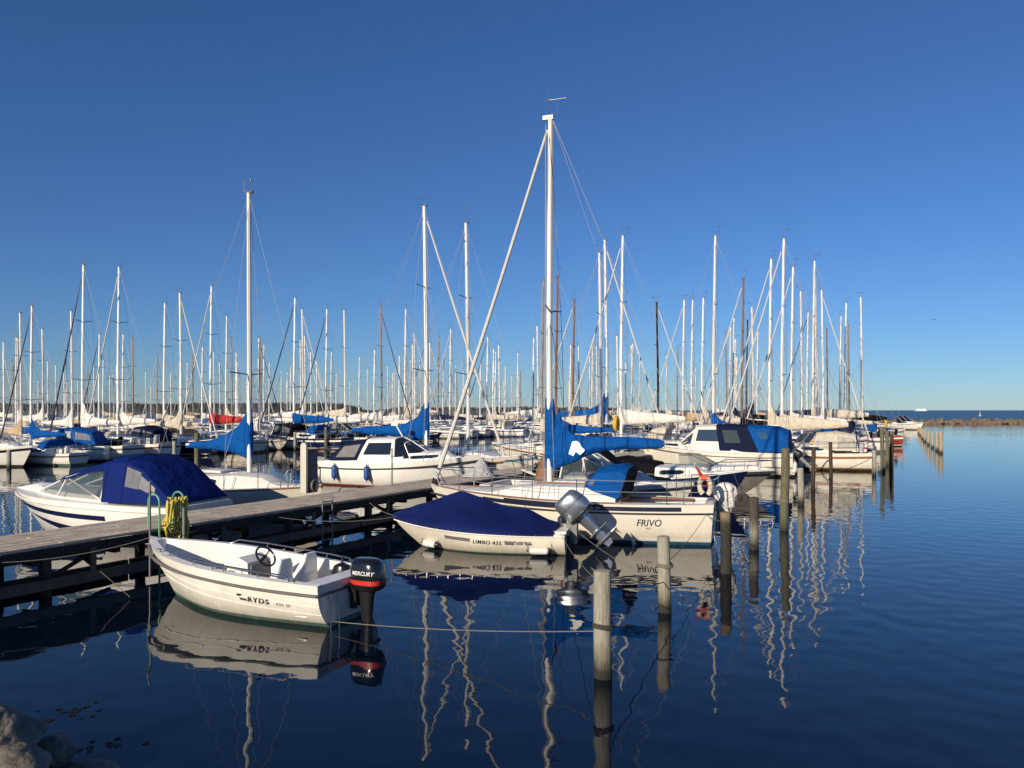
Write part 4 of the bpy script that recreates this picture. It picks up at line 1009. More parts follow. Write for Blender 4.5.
for s, lab in ((.13, 'blue fender hanging aft on the cabin cruiser behind the power pillar'), (.36, 'blue fender hanging below the cabin window of the cruiser behind the jetty')):
    q = cab.matrix_basis @ h.pos(s, .62, -1, .12); fender(q, .62, .13, False, BLUEF, lab, 'blue fenders')

# 7  small sailboat with the blue wedge sail cover, left of the pillar
h = Hull(6.9, 2.3, .95, .92, 1.08, tw=.6, draft=.45, rake=.9, pw=2.1, smax=.45)
mp_ = lane(249.5, -4.9); head = math.atan2(-.37, .93); fw = Vector((math.cos(head), math.sin(head), 0)); p = mp_ - fw * .75
K = [(0, .1, .0, .02, 0), (.03, .14, .02, .02, 0), (.035, .24, -.35, 0, .05), (.28, .28, -.35, 0, .05), (.285, .30, .32, .05, .2), (.60, .34, .38, .07, .3), (.72, .36, .28, .06, .6), (.80, .34, .03, .05, .5), (1, .04, 0, .02, 0)]
wedge = cruiser('sailboat', p, head, h, [('o', 0), ('o', .05), ('o', .09), ('z', .16), ('z', .08), ('k', 0)], [1, 0, 0, 2, 3], [GEL, WOOD, WHITE, ANTIK], K, 'small white sailboat with a wedge shaped bright blue sail cover by the white pillar', win=((.34, .52, .30, .78),), cat='sailboat')
m = MB(); m.box((-.55, 0, 1.40), (.5, .34, .035)); m.box((.55, 0, 1.36), (.3, .28, .03)); m.build('hatch', DECKW, wedge, smooth=False)
zt = CH + (VH - 193) / F * mp_.y
def small_rig(e, h, xm, zt, cover, mastm, furl=None, z0=1.3, boom_z=2.1, boom_l=2.6, hi=1.1, r=.06, spr=.52, drop=.25):
    m = MB(); m.tube([(xm, 0, z0), (xm, 0, zt * .5), (xm - .03, 0, zt)], [r, r, r * .8], 10); ma = m.build('mast', mastm, e)
    m = MB()
    for sd in (1, -1): m.tube([(xm, 0, zt * spr), (xm - .12, sd * .72, zt * spr + .06)], .02, 5)
    m.build('spreader', GALV, ma); masthead(ma, xm, zt, .9)
    m = MB(); L2 = h.L / 2; bw = h.b(.6) * .95
    m.tube([(xm, 0, zt - .1), (L2 - .1, 0, h.fb)], .007, 4); m.tube([(xm, 0, zt), (-L2 + .1, 0, h.fs)], .007, 4)
    for sd in (1, -1):
        m.tube([(xm, 0, zt - .1), (xm - .12, sd * .74, zt * spr + .06), (xm - .1, sd * bw, h.fm)], .007, 4); m.tube([(xm, 0, zt * spr), (xm - .4, sd * bw, h.fm)], .007, 4)
    m.build('rigging', WIRE, e)
    m = MB(); m.tube([(xm - .07, 0, boom_z), (xm - boom_l, 0, boom_z + .05)], .045, 8); m.build('boom', mastm, e)
    return sail_cover(e, [(xm + .10, boom_z - drop, boom_z + hi, .05), (xm, boom_z - drop, boom_z + hi, .11), (xm - .12, boom_z - drop, boom_z + hi * .94, .11), (xm - .4, boom_z - drop * .7, boom_z + hi * .6, .13), (xm - .9, boom_z - .14, boom_z + .40, .13), (xm - boom_l * .6, boom_z - .1, boom_z + .2, .11), (xm - boom_l, boom_z - .06, boom_z + .1, .05)], cover)
small_rig(wedge, h, .75, zt, BLUE, ALU, None, 1.3, 2.15, 2.5, 1.15, .075, .44, .35)
m = MB()
for sd in (1, -1):
    for s in (.3, .45, .6, .75): q = h.pos(s, h.sheer(s), sd, -.05); m.tube([q, q + Vector((0, 0, .5))], .011, 5)
m.build('stanchion', STEEL, wedge); bow_rail(wedge, h, .84, .5)

# 8  boats berthed right of the jetty behind the front sailboat
def berth(s, t, z=0): return at(s, t, z)
HN = math.atan2(-.42, .907)           # bow to the right
HP = math.atan2(.42, -.907)           # bow to the jetty
# cabin boat with windshield and brown hide
h = Hull(6.4, 2.4, 1.0, 1.02, 1.25, tw=.85, draft=.4, rake=.9)
K = [(0, .1, 0, 0, 0), (.03, .14, .0, 0, 0), (.035, .2, -.4, 0, .05), (.42, .22, -.4, 0, .05), (.425, .26, .32, .06, .3), (.74, .36, .30, .08, .6), (.82, .34, .03, .05, .5), (1, .04, 0, 0, 0)]
b = cruiser('motorboat', at(14.5, 4.3), HN, h, [('o', 0), ('o', .12), ('o', .17), ('z', .1), ('k', 0)], [0, 1, 0, 2], [GEL, STRIPEB, ANTIK], K, 'white motorboat with open windshield and brown cover behind the blue boom', rub=(.15, .025, RUB), win=((.52, .68, .3, .72),))
ws = [(-.55, 1.3, 1.0, 2.02, .86, 2.1, .1), (.25, 1.34, .9, 1.92, .76, 2.0, -.18), (.95, 1.40, .6, 1.46, .5, 1.48, -.05)]
canopy(b, 'windshield', ws, [GLASSW]); wiper_frame(b, [arch(*k)[:3] for k in ws] + [arch(*k)[8:] for k in ws] + [[arch(*k)[2] for k in ws], [arch(*k)[8] for k in ws], [arch(*k)[5] for k in ws]], .024)
m = MB(); m.sloft([(1.0, -1.35, -.2, .28, .4, 3), (1.5, -1.3, -.2, .26, .38, 3), (1.95, -1.2, -.2, .14, .3, 2.5), (2.0, -1.2, -.2, .06, .2, 2)], 16); m.build('seat_cover', BROWNC, b)
# black tented boat, bow to the jetty
h = Hull(5.4, 2.2, .85, .85, 1.2, tw=.7, draft=.4, rake=1.0)
b = cruiser('motorboat', at(17.2, 3.3), HP, h, [('o', 0), ('o', .05), ('z', .1), ('k', 0)], [0, 1, 1], [WHITE, BLACKM], [(0, .1, 0, 0, 0), (.5, .2, .05, .04, .2), (1, .04, 0, 0, 0)], 'dark hulled boat under a black tent, bow against the far jetty end', win=())
cs = [(2.1, 1.15, .45, 1.2, .4, 1.3, 0), (1.2, 1.0, .85, 1.8, .3, 2.3, 0), (-.2, .92, 1.05, 1.8, .3, 2.2, 0), (-1.3, .9, 1.0, 1.1, .6, 1.2, 0), (-2.5, .9, .8, 1.0, .6, 1.05, 0)]
canopy(b, 'boat_cover', cs, [BLACKC], None, front=0, back=0); bow_rail(b, h, .74, .55, r=.02)
# navy hulled pocket boat
h = Hull(6.3, 2.2, .88, .86, 1.22, tw=.7, draft=.4, rake=.9, pw=2.0)
K = [(0, .1, 0, 0, 0), (.03, .14, .0, 0, 0), (.035, .2, -.4, 0, .05), (.50, .22, -.4, 0, .05), (.505, .28, .36, .05, .3), (.70, .36, .26, .06, .6), (.78, .34, .03, .05, .5), (1, .04, 0, 0, 0)]
navyb = cruiser('motorboat', at(20.2, 4.6), HN, h, [('o', 0), ('o', .05), ('z', .1), ('k', 0)], [0, 1, 1], [WHITE, NAVY], K, 'navy hulled boat with a small white cuddy, bow pointing to the fairway', win=((.53, .66, .25, .75),))
cs = [(-2.9, .95, .9, 1.2, .7, 1.3, 0), (-1.2, .95, .98, 1.42, .6, 1.62, 0), (.0, .95, .95, 1.3, .8, 1.42, 0)]
canopy(navyb, 'cockpit_cover', cs, [BLACKC], None, front=0, back=0)
m = MB()
for s in (.55, .68, .8):
    for sd in (1, -1): q = h.pos(s, h.sheer(s), sd, -.05); m.tube([q, q + Vector((0, 0, .4))], .012, 5)
m.build('stanchion', STEEL, navyb)
# pale speedboat
h = Hull(6.3, 2.3, .86, .88, .98, tw=.85, draft=.3, rake=1.3, pw=2.5, vee=1.15)
K = [(0, .1, 0, 0, 0), (.03, .14, .0, 0, 0), (.035, .2, -.4, 0, .05), (.46, .22, -.4, 0, .05), (.465, .28, .14, .08, .4), (.85, .34, .12, .06, .8), (.96, .2, .02, .02, .5), (1, .04, 0, 0, 0)]
speed = cruiser('motorboat', at(24.0, 4.8), HN, h, [('o', 0), ('o', .06), ('o', .20), ('z', .06), ('k', 0)], [0, 1, 2, 2], [WHITE, NAVY, DGREY], K, 'pale grey speedboat with a thick dark rail and green tinted windshield', rub=(.13, .05, RUB))
ws = [(-.35, 1.0, 1.0, 1.5, .8, 1.52, -.1), (.35, 1.02, .9, 1.48, .66, 1.52, -.25), (1.0, 1.06, .5, 1.1, .42, 1.12, -.1)]
canopy(speed, 'windshield', ws, [GLASSW]); wiper_frame(speed, [[arch(*k)[2] for k in ws], [arch(*k)[8] for k in ws], [arch(*k)[5] for k in ws]], .022, GALV); bow_rail(speed, h, .6, .35, r=.018)
# cruiser with navy and blue canopies and tilted drive
h = Hull(7.9, 2.8, 1.18, 1.16, 1.55, tw=.85, draft=.45, rake=1.1)
K = [(0, .1, 0, 0, 0), (.03, .14, .0, 0, 0), (.3, .2, .06, .02, .1), (.40, .26, .20, .02, .2), (.62, .3, .24, .04, .3), (.70, .34, .36, .08, .5), (.84, .36, .2, .08, .6), (.90, .3, .03, .05, .5), (1, .04, 0, 0, 0)]
sternp = lane(795, 7.2); fw = Vector((math.cos(HP), math.sin(HP), 0)); p = sternp + fw * 3.95
navc = cruiser('motorboat', p, HP, h, [('o', 0), ('o', .17), ('o', .205), ('z', .5), ('z', .44), ('z', .12), ('k', 0)], [0, 1, 0, 1, 0, 2], [GEL, RUBG, ANTIK], K, 'cream cabin cruiser with a navy canopy and bright blue back curtain', rub=(.19, .025, RUBG), win=((.72, .82, .3, .7),))
wh = [(1.75, 1.42, .7, 1.5, .62, 1.55, 0), (.98, 1.38, .95, 2.42, .84, 2.54, -.25), (-.55, 1.36, 1.1, 2.44, .95, 2.6, 0)]
canopy(navc, 'wheelhouse', wh, [GEL], None, [(1, .08, .92, .32, .88), (0, .2, .85, .2, .85)], win_name='side_window', win_mat=mat('cabin_glass', (.03, .05, .08), .06, spec=.8))
cs = [(-.45, 1.25, 1.14, 2.46, .98, 2.6, 0.2), (-2.35, 1.22, 1.12, 2.42, .98, 2.56, .55), (-3.5, 1.24, 1.08, 2.34, .95, 2.5, .35), (-3.72, 1.26, 1.05, 2.0, .95, 2.3, .0)]
canopy(navc, 'canopy', cs, [NAVYC, BLUE, BLUED], [0, 1, 1], [(0, .18, .62, .34, .86), (1, .3, .6, .55, .82)], back=2, win_name='clear_window', win_mat=GLASSW)
outboard(navc, (-4.0, 0, .75), BLACK, GALV, R(48), .9)
m = MB(); m.tube([(-3.9, .5, 1.25), (-4.6, .5, 2.1)], .03, 6); m.tube([(-3.9, -.5, 1.25), (-4.6, -.5, 2.1)], .03, 6); m.tube([(-4.6, .5, 2.1), (-4.6, -.5, 2.1)], .03, 6); m.build('davit', GALV, navc)
bow_rail(navc, h, .66, .6)
q = navc.matrix_basis @ Vector((-3.98, .9, .5)); fender(q, .6, .15, False, WHITEF, 'white fender at the stern of the cruiser with the blue back curtain')

# ------------------------------------------------------------------ the fleet: one builder, shared meshes, an object for every boat and every part
CACHE = {}
def cached(key, fn):
    if key not in CACHE: CACHE[key] = fn()
    return CACHE[key]
SH = Hull(9.4, 2.95, .95, .92, 1.28, tw=.6, draft=.5, rake=1.25, trake=.15, pw=2.05, smax=.45)
SK = [(0, .1, .0, .02, 0), (.03, .14, .02, .02, 0), (.035, .26, -.3, 0, .05), (.26, .30, -.3, 0, .05), (.265, .32, .38, .06, .25), (.56, .38, .40, .08, .4), (.68, .38, .26, .07, .6), (.76, .36, .03, .05, .5), (1, .04, 0, .02, 0)]
XS, ZS = .75, 12.6
def m_hull(kind):
    top, band, bott = {'blue': (WHITE, STRIPEB, ANTIF), 'red': (WHITE, STRIPER, ANTIR), 'teal': (GEL, STRIPET, ANTIK), 'plain': (GEL, WOOD, ANTIK), 'navy': (NAVY, WHITE, ANTIR), 'brown': (GEL, WOOD, ANTIR), 'old': (OLDW, RUBG, ANTIG), 'redhull': (STRIPER, WHITE, ANTIK)}[kind]
    return hull_mesh(SH, [('o', 0), ('o', .16), ('o', .28), ('z', .16), ('z', .09), ('k', 0)], [0, 1, 0, 1, 2], n=18).mesh('hull', [top, band, bott])
def m_deck(mm): return sup_mesh(SH, SK).mesh('deck', mm, ang=34)
def m_win(sd, a, b):
    mb = MB(); cabin_window(SH, SK, a, b, .3, .78, mb, (sd,), n=5); return mb.mesh('cabin_window', GLASSD)
def m_mast(mm, wd=1):
    mb = MB(); mb.tube([(XS, 0, 1.35), (XS, 0, 6), (XS - .12, 0, ZS)], [.082 * wd, .082 * wd, .066 * wd], 8); return mb.mesh('mast', mm)
def m_spreader(mm, z, w_):
    mb = MB()
    if 1:
        mb.tube([(XS - .16, w_, z + .08), (XS - .03, 0, z), (XS - .16, -w_, z + .08)], [.018, .028, .018], 5)
    return mb.mesh('spreaders', mm)
def m_head(v):
    mb = MB(); x, z = XS - .12, ZS
    mb.tube([(x - .1, 0, z), (x + .16, 0, z + .02)], .06, 6)
    if v == 0: mb.tube([(x - .05, 0, z), (x - .05, 0, z + .4)], .01, 4); mb.tube([(x - .35, 0, z + .4), (x + .25, 0, z + .4)], .014, 4); mb.tube([(x - .36, 0, z + .34), (x - .36, 0, z + .46)], .03, 4)
    elif v == 1: mb.tube([(x, 0, z), (x + .02, 0, z + .95)], .011, 4); mb.tube([(x - .2, 0, z + .15), (x + .3, 0, z + .2)], .014, 4)
    else: mb.tube([(x, 0, z), (x - .25, 0, z + .2), (x - .25, 0, z + .5)], .012, 4); mb.tube([(x - .4, .1, z + .5), (x - .05, -.1, z + .5)], .016, 4)
    return mb.mesh('masthead_gear', GALV)
def m_rig(thick):
    mb = MB(); r = .007 * thick; L2 = SH.L / 2; bw = SH.b(.58) * .93; top = (XS - .12, 0, ZS - .1)
    mb.tube([(XS + .02, 0, ZS - .5), (L2 - .12, 0, SH.fb)], r, 4); mb.tube([top, (-L2 + .08, 0, SH.fs)], r, 4)
    for sd in (1, -1):
        mb.tube([top, (XS - .16, sd * .7, 8.98), (XS - .16, sd * .95, 5.18), (XS - .18, sd * bw, .95)], r, 4)
        mb.tube([(XS, 0, 8.9), (XS - .16, sd * .95, 5.18)], r, 4); mb.tube([(XS, 0, 5.1), (XS - .6, sd * bw, .95)], r, 4); mb.tube([(XS, 0, 5.1), (XS + .5, sd * bw * .96, .98)], r, 4)
    mb.tube([top, (-3.2, 0, 2.5)], r * .8, 4)
    for sd in (1, -1):
        for q in (-.6, -1.8): mb.tube([(XS - .05, sd * .05, 7.4), (q, sd * .12, 2.4)], r * .7, 4)
    mb.tube([(XS - .13, .03, 1.6), (XS - .2, .03, ZS - .2)], r, 4); mb.tube([(XS + .02, 0, 8.9), (2.6, 0, 1.3)], r * .8, 4)
    mb.tube([(XS + .14, .05, 1.5), (XS, .03, ZS - .3)], r * 1.2, 4)
    return mb.mesh('rigging', WIRE)
def m_furl(mm):
    mb = MB(); a, b = Vector((SH.L / 2 - .14, 0, 1.45)), Vector((XS + .04, 0, ZS - .7)); n = 16
    mb.tube([a.lerp(b, i / n) - Vector((0, 0, .15 * math.sin(math.pi * i / n))) for i in range(n + 1)], [lerp(.06, .032, i / n) * (1.1 if i % 3 else 1) for i in range(n + 1)], 7)
    mb.tube([a + Vector((.02, 0, -.12)), a + Vector((0, 0, .0))], .1, 8); return mb.mesh('furled_sail', mm)
def m_boom(mm):
    mb = MB(); mb.tube([(XS - .08, 0, 2.2), (-3.25, 0, 2.36)], .055, 8); return mb.mesh('boom', mm)
def m_cover(mm, v):
    tmp = empty('x')
    if v == 0: S = [(XS + .12, 2.0, 3.7, .06), (XS, 1.95, 3.75, .13), (XS - .14, 1.95, 3.6, .13), (XS - .5, 2.02, 3.0, .15), (XS - 1.1, 2.08, 2.72, .16), (XS - 2.2, 2.14, 2.6, .15), (-2.5, 2.2, 2.55, .12), (-3.25, 2.28, 2.46, .06)]
    elif v == 2: S = [(XS + .12, 2.0, 3.2, .06), (XS, 1.95, 3.25, .12), (XS - .14, 1.95, 3.0, .13), (XS - .4, 2.02, 2.7, .14), (XS - .8, 2.08, 2.5, .13), (XS - 1.5, 2.14, 2.42, .1), (XS - 2.0, 2.2, 2.4, .05)]
    else: S = [(XS + .12, 2.0, 3.0, .06), (XS, 2.0, 3.05, .14), (XS - .3, 2.04, 2.9, .17), (XS - 1.0, 2.08, 2.8, .19), (XS - 2.2, 2.12, 2.72, .19), (-2.6, 2.2, 2.62, .14), (-3.25, 2.28, 2.5, .07)]
    o = sail_cover(tmp, S, mm); me = o.data; bpy.data.objects.remove(o); bpy.data.objects.remove(tmp); return me
def m_hood(mm):
    mb = MB(); mb.loft([arch(*k) for k in [(-1.0, 1.4, .82, 1.44, .7, 1.46, 0), (-1.35, 1.3, .95, 1.75, .8, 1.88, -.05), (-1.95, 1.2, 1.05, 1.86, .86, 2.02, -.15), (-2.1, 1.2, 1.06, 1.76, .88, 1.92, -.18)]]); mb.quad(*arch(-2.1, 1.2, 1.06, 1.76, .88, 1.92, -.18)); return mb.mesh('spray_hood', mm, ang=35)
def m_rail():
    mb = MB(); h = SH; L2 = h.L / 2
    for sd in (1, -1):
        S = [.0, .1, .26, .42, .58, .72, .86, .97]
        P = [h.pos(s, h.sheer(s), sd, -.06) for s in S]
        for p in P: mb.tube([p, p + Vector((0, 0, .6))], .016, 5)
        mb.tube([p + Vector((0, 0, .6)) for p in P], .012, 4); mb.tube([p + Vector((0, 0, .32)) for p in P], .008, 4)
    for s in (.97, 0):
        a = h.pos(s, h.sheer(s), 1, -.06) + Vector((0, 0, .6)); b = Vector((a.x, -a.y, a.z)); mb.tube([a, Vector((a.x + (.2 if s else -.05), 0, a.z)), b], .016, 5)
    return mb.mesh('guard_rail', STEEL)
def m_clutter(v):
    mb = MB(); rnd = random.Random(v)
    mb.sloft([(.95, -4.0, .5, .14, .2, 3), (1.35, -4.05, .5, .16, .2, 3), (1.5, -4.05, .5, .1, .14, 2.5)], 12)
    mb.box((-2.2, rnd.uniform(-.3, .3), 1.0), (.25, .35, .25)); mb.box((-3.3, rnd.uniform(-.5, .5), 1.0), (.2, .2, .3))
    return mb.mesh('cockpit_gear', [BLACKC, WCAN, GREYC, WOOD][v % 4])
COV = dict(blue=BLUE, cream=CREAM, tan=BEIGE, white=WCAN, red=REDC, navy=NAVYC, black=BLACKC)
MST = dict(white=WMAST, silver=ALU, wood=WOODM, grey=DGREY, black=BLACKM)
def sailboat(mastpos, head, k, hull, cover, cv, mastc, furl, far, hood, hv, slim=1):
    fw = Vector((math.cos(head), math.sin(head), 0)); o = empty('sailboat', mastpos - fw * XS * k * slim, head); o.location.z = 0; o.scale = (k * slim, k * slim, k)
    P = lambda name, key, fn, par=o: link(name, cached(key, fn), par)
    P('hull', ('hull', hull), lambda: m_hull(hull)); P('deck', ('deck', hull == 'plain'), lambda: m_deck(DECKW if hull == 'plain' else WHITE))
    ma = P('mast', ('mast', mastc, far), lambda: m_mast(MST[mastc], 1.4 if far else 1.12))
    for z_, w_ in ((5.1, .95), (8.9, .7)): P('spreaders', ('spr', mastc, z_), lambda: m_spreader(MST[mastc] if mastc in ('wood', 'black') else GALV, z_, w_), ma)
    P('rigging', ('rig', far), lambda: m_rig(1.5 if far else 1.0))
    P('boom', ('boom', mastc), lambda: m_boom(MST[mastc]))
    if cover: P('sail_cover', ('cov', cover, cv), lambda: m_cover(COV[cover], cv))
    if furl: P('furled_sail', ('furl', furl), lambda: m_furl(FURLW if furl == 'w' else FURLB))
    P('masthead_gear', ('head', hv), lambda: m_head(hv), ma)
    for sd in (1, -1):
        if not far: P('cabin_window', ('w1', sd), lambda: m_win(sd, .30, .44)); P('cabin_window', ('w2', sd), lambda: m_win(sd, .47, .60))
        else: P('cabin_window', ('w3', sd), lambda: m_win(sd, .30, .58))
    if not far: P('guard_rail', 'rail', m_rail); P('cockpit_gear', ('clut', hv), lambda: m_clutter(hv))
    if hood: P('spray_hood', ('hood', hood), lambda: m_hood(COV[hood]))
    return o
# (u of the masthead, v of the masthead, lane or None, bow L/R/None, cover, cover shape, mast colour, furled sail, hood, hull)
W, S_, WD, G_, K_ = 'white', 'silver', 'wood', 'grey', 'black'
MASTS = [
 (4, 342), (13, 359), (17.5, 338, None, None, 'white'), (21, 313, 'c', 'R', 'tan', 0, S_, None), (31, 306, 'c', 'L', 'blue', 0, W, 'b', 'blue'), (43, 329), (56, 365), (48, 361), (72, 311, 'd', 'R', 'white'),
 (82.5, 265, 'c', 'L', 'white', 0, W, 'b', None, 'old'), (94, 366), (118, 267, 'c', 'L', 'white', 0, W, 'w', None, 'red'), (103, 360), (133, 338), (146, 372), (151, 384), (157, 354), (164, 303, 'c', 'L', 'cream', 0, W, None, 'tan', 'old'),
 (181, 293, 'c', 'R', 'cream', 0, W, 'w'), (193, 355), (187, 363), (210.5, 286, 'c', 'L', 'red', 1, W, 'w', None, 'brown'), (202, 347), (220, 362), (226, 316, 'd', 'L', 'cream', 0, S_), (232, 338), (238, 366), (261, 340), (269, 363), (281, 371),
 (294, 298, 'c', 'L', 'blue', 1, W, 'b', 'blue', 'navy'), (301, 340), (303, 309, 'd', 'R', 'white', 1, W, 'w'), (311, 352), (317, 361), (326, 309, 'c', 'L', 'white', 1, S_, 'b', None, 'old'), (345, 310, 'd', 'R', 'cream', 1, W), (359, 357), (368, 369), (374, 350), (381.5, 306, 'c', 'R', 'white', 1, G_, 'b'), (388, 366),
 (405, 309, 'd', 'L', 'cream'), (410, 360), (415, 333), (425, 341), (426.5, 206, 'b', 'R', 'blue', 0, W, 'w', None, 'plain'), (438, 337), (450, 329), (443, 360), (468, 223, 'b', 'R', None, 0, S_, None, None, 'teal'), (487, 337), (493, 349), (499.5, 345), (480, 362),
 (533, 338), (538, 326), (542, 280, 'b', 'L', 'cream', 1, G_, None, None, 'old'), (556, 276, 'b', 'L', 'blue', 0, WD, None, None, 'plain'), (573, 300, 'b', 'L', 'navy', 1, WD, 'w', 'blue', 'old'), (570, 345), (579, 346), (590, 352), (597, 346),
 (601, 253, 'b', 'R', 'cream', 1, W), (606.5, 240, 'b', 'R', 'blue', 0, W, 'w', 'navy', 'blue'), (621, 236, 'b', 'L', 'white', 1, W, 'w', 'cream', 'old'), (632, 345), (640, 352), (658, 302, 'b', 'R', 'cream', 1, K_, 'w'),
 (683, 300), (691.5, 300), (702, 298, 'b', 'L', 'cream', 0, W), (713.5, 236, 2.4, 'L', 'blue', 2, S_, None, None, 'plain'), (729.5, 327), (733, 318), (742, 278, 'a', 'L', 'black', 1, WD, 'w', None, 'old'), (746.5, 320, None, None, 'black', 1, K_), (753, 307),
 (769.5, 259, 'a', 'L', 'cream', 0, W, 'w', 'cream', 'teal'), (782, 239, 'a', 'L', 'cream', 1, W, 'w', 'tan', 'plain'), (791.5, 267, 'a', 'L', 'white', 1, W, 'w', 'blue', 'red'), (802, 291), (807, 312), (813, 261, 'a', 'L', 'cream', 1, S_, None, 'navy', 'old'), (816.5, 272), (823, 290, 'a', 'R', 'white', 1, W, 'w', None, 'red'),
 (818, 350), (827.5, 328, None, None, None, 0, WD), (840, 316), (845, 303, 'a', 'L', 'black', 1, W, None, 'blue', 'redhull'), (849, 324), (862, 297, 'a', 'R', 'white', 1, W, None, None, 'old'), (757, 330), (677, 348), (666, 356), (64, 372), (126, 378), (252, 372), (336, 374), (395, 372), (457, 374), (520, 372), (350, 382), (214, 380), (78, 380), (38, 381), (110, 375), (171, 372), (247, 381), (287, 380), (331, 352), (399, 356), (419, 366), (430, 374), (463, 361), (505, 366), (512, 376)]
rx = random.Random(21)
for i in range(36): MASTS.append((round(rx.uniform(2, 520), 1), round(rx.uniform(332, 386), 1)))
for i in range(16): MASTS.append((round(rx.uniform(555, 760), 1), round(rx.uniform(330, 385), 1)))
LN = dict(a=4.4, b=-6.6, c=-37.5, d=-49.5, e=-80, f=-91.5, g=-124)
OCC = {k: [] for k in LN}; OCC['a'] = [11.5, 14.5, 17.2, 20.2, 24, 33.5]; OCC['b'] = [6.3, 9.4, 18.9]
rnd = random.Random(3)
FLEET = []
def hgt(u, v, t): p = lane(u, t); return CH + (VH - v) / F * p.y, p
order = sorted(range(len(MASTS)), key=lambda i: (len(MASTS[i]) < 3 or MASTS[i][2] is None))
for i in order:
    M_ = MASTS[i]; M_ = tuple(M_) + (None,) * (10 - len(M_)); u, v, ln, bow, cover, cv, mc, furl, hood, hull = M_
    auto = len(MASTS[i]) < 5
    best = None
    for k, t in ([(ln, LN[ln])] if ln in LN else ([('a', ln)] if ln else LN.items())):
        for dt in ((0,) if ln and ln not in LN else (0, 1.2, -1.2, 2.2, -2.2)):
            hh, p = hgt(u, v, t + dt)
            if p.y < 15 or p.y > 330: continue
            s_ = st(p)[0]; gap = min([abs(s_ - q) for q in OCC[k]] + [99])
            cost = abs(hh - 11.8) + max(0, hh - 15.5) * 3 + max(0, 8.2 - hh) * 4 + max(0, 2.9 - gap) * (1.2 if ln else 4) + abs(dt) * .12
            if best is None or cost < best[0]: best = (cost, k, hh, p, s_)
    c_, k, hh, p, s_ = best; OCC[k].append(s_)
    if auto: 
        cover = rnd.choice(['white', 'cream', 'cream', 'white', 'blue', 'navy', None, 'tan', 'white', 'cream']); cv = rnd.choice((0, 1, 1)); mc = rnd.choice((W, W, S_, S_, W, G_)); furl = rnd.choice((None, 'w', None, None, 'b', None, None)); hood = rnd.choice((None, 'blue', 'navy', None, 'cream', 'white'))
    mc = mc or rnd.choice((W, S_)); cv = cv or 0; bow = bow or rnd.choice('LR'); hull = hull or rnd.choice(('blue', 'blue', 'red', 'teal', 'plain', 'old', 'old', 'navy', 'brown'))
    head = (HN if bow == 'R' else HP) + rnd.uniform(-.05, .05)
    FLEET.append(dict(u=u, v=v, Y=p.y, hh=hh, o=sailboat(p, head, hh / ZS, hull, cover, cv, mc, furl, p.y > 90, hood, rnd.randrange(3), .84 if k == 'a' else (.9 if hh > 13 else 1)), cover=cover, mc=mc, furl=furl, hull=hull, lane=k, hood=hood))
print('FLEET', len(FLEET), sorted((round(f['hh'], 1), f['u'], f['lane'], round(f['Y'])) for f in FLEET)[:8], sorted((round(f['hh'], 1), f['u'], f['lane'], round(f['Y'])) for f in FLEET)[-12:])

# cockpit tent with clear sides on the cream covered yacht at the far berths
tent = [f for f in FLEET if f['u'] == 782][0]
cs = [(-1.2, 1.2, 1.0, 1.8, .85, 1.98, -.2), (-2.6, 1.05, 1.1, 1.88, .9, 2.06, 0), (-3.9, 1.05, 1.0, 1.75, .85, 1.9, .2)]
canopy(tent['o'], 'cockpit_tent', cs, [CREAM], None, [(0, .06, .94, .12, .92), (1, .06, .94, .12, .92)], front=0, back=0, win_name='clear_window')

# ------------------------------------------------------------------ more motorboats in the basin
def basin_cruiser(p, head, L, label, canvas, stripe, group='motorboats in the basin', tall=1.0, glass=True):
    h = Hull(L, L * .36, .95, .95, 1.25, tw=.85, draft=.4, rake=1.0)
    K = [(0, .1, 0, 0, 0), (.04, .16, .04, .02, 0), (.36, .22, .10, .02, .1), (.40, .26, .3, .05, .3), (.74, .34, .3, .08, .6), (.84, .34, .03, .05, .5), (1, .04, 0, 0, 0)]
    e = cruiser('motorboat', p, head, h, [('o', 0), ('o', .14), ('o', .26), ('z', .12), ('k', 0)], [0, 1, 0, 2], [WHITE, stripe, ANTIK], K, label, rub=(.13, .025, RUB), win=((.48, .70, .25, .75),), group=group)
    b = L * .15
    ws = [(L * .12, 1.3, b, 1.32, b * .9, 1.36, 0), (-.1, 1.28, b * 1.05, 2.0 * tall, b * .8, 2.1 * tall, -.15)]
    canopy(e, 'windshield', ws, [GLASSW if glass else GLASSD])
    wiper_frame(e, [arch(*k)[:3] for k in ws] + [[arch(*k)[2] for k in ws], [arch(*k)[5] for k in ws], [arch(*k)[8] for k in ws]])
    if canvas:
        cs = [(-.1, 1.15, b * 1.08, 2.02 * tall, b * .82, 2.14 * tall, -.15), (-L * .2, 1.12, b * 1.1, 2.08 * tall, b * .85, 2.22 * tall, .1), (-L * .42, 1.1, b * 1.05, 1.8 * tall, b * .8, 1.95 * tall, .35)]
        canopy(e, 'canopy', cs, [canvas], None, [(0, .12, .88, .35, .88), (1, .12, .85, .35, .85)], back=0, win_name='clear_window')
    bow_rail(e, h, .62, .5)
    return e
def lp(u, t): return lane(u, t)
basin_cruiser(lp(-6, -35.5), HN, 7.0, 'white motorboat with a navy line cut by the left edge of the photo', None, NAVY)
basin_cruiser(lp(60, -36), HP + .5, 6.4, 'white motorboat with a blue canopy left of the royal blue canopy', BLUE, WHITE)
basin_cruiser(lp(140, -36.2), HP, 6.0, 'small white motorboat with a grey tent above the royal blue canopy', NAVYC, RUBG)
basin_cruiser(lp(283, -37.0), HP - .3, 7.5, 'dark canopied motorboat beyond the water left of the white pillar', BLACKC, NAVY)
basin_cruiser(lp(348, -37.5), HN, 7.0, 'white cruiser with dark canvas behind the wheelhouse of the near cabin cruiser', NAVYC, STRIPEB)
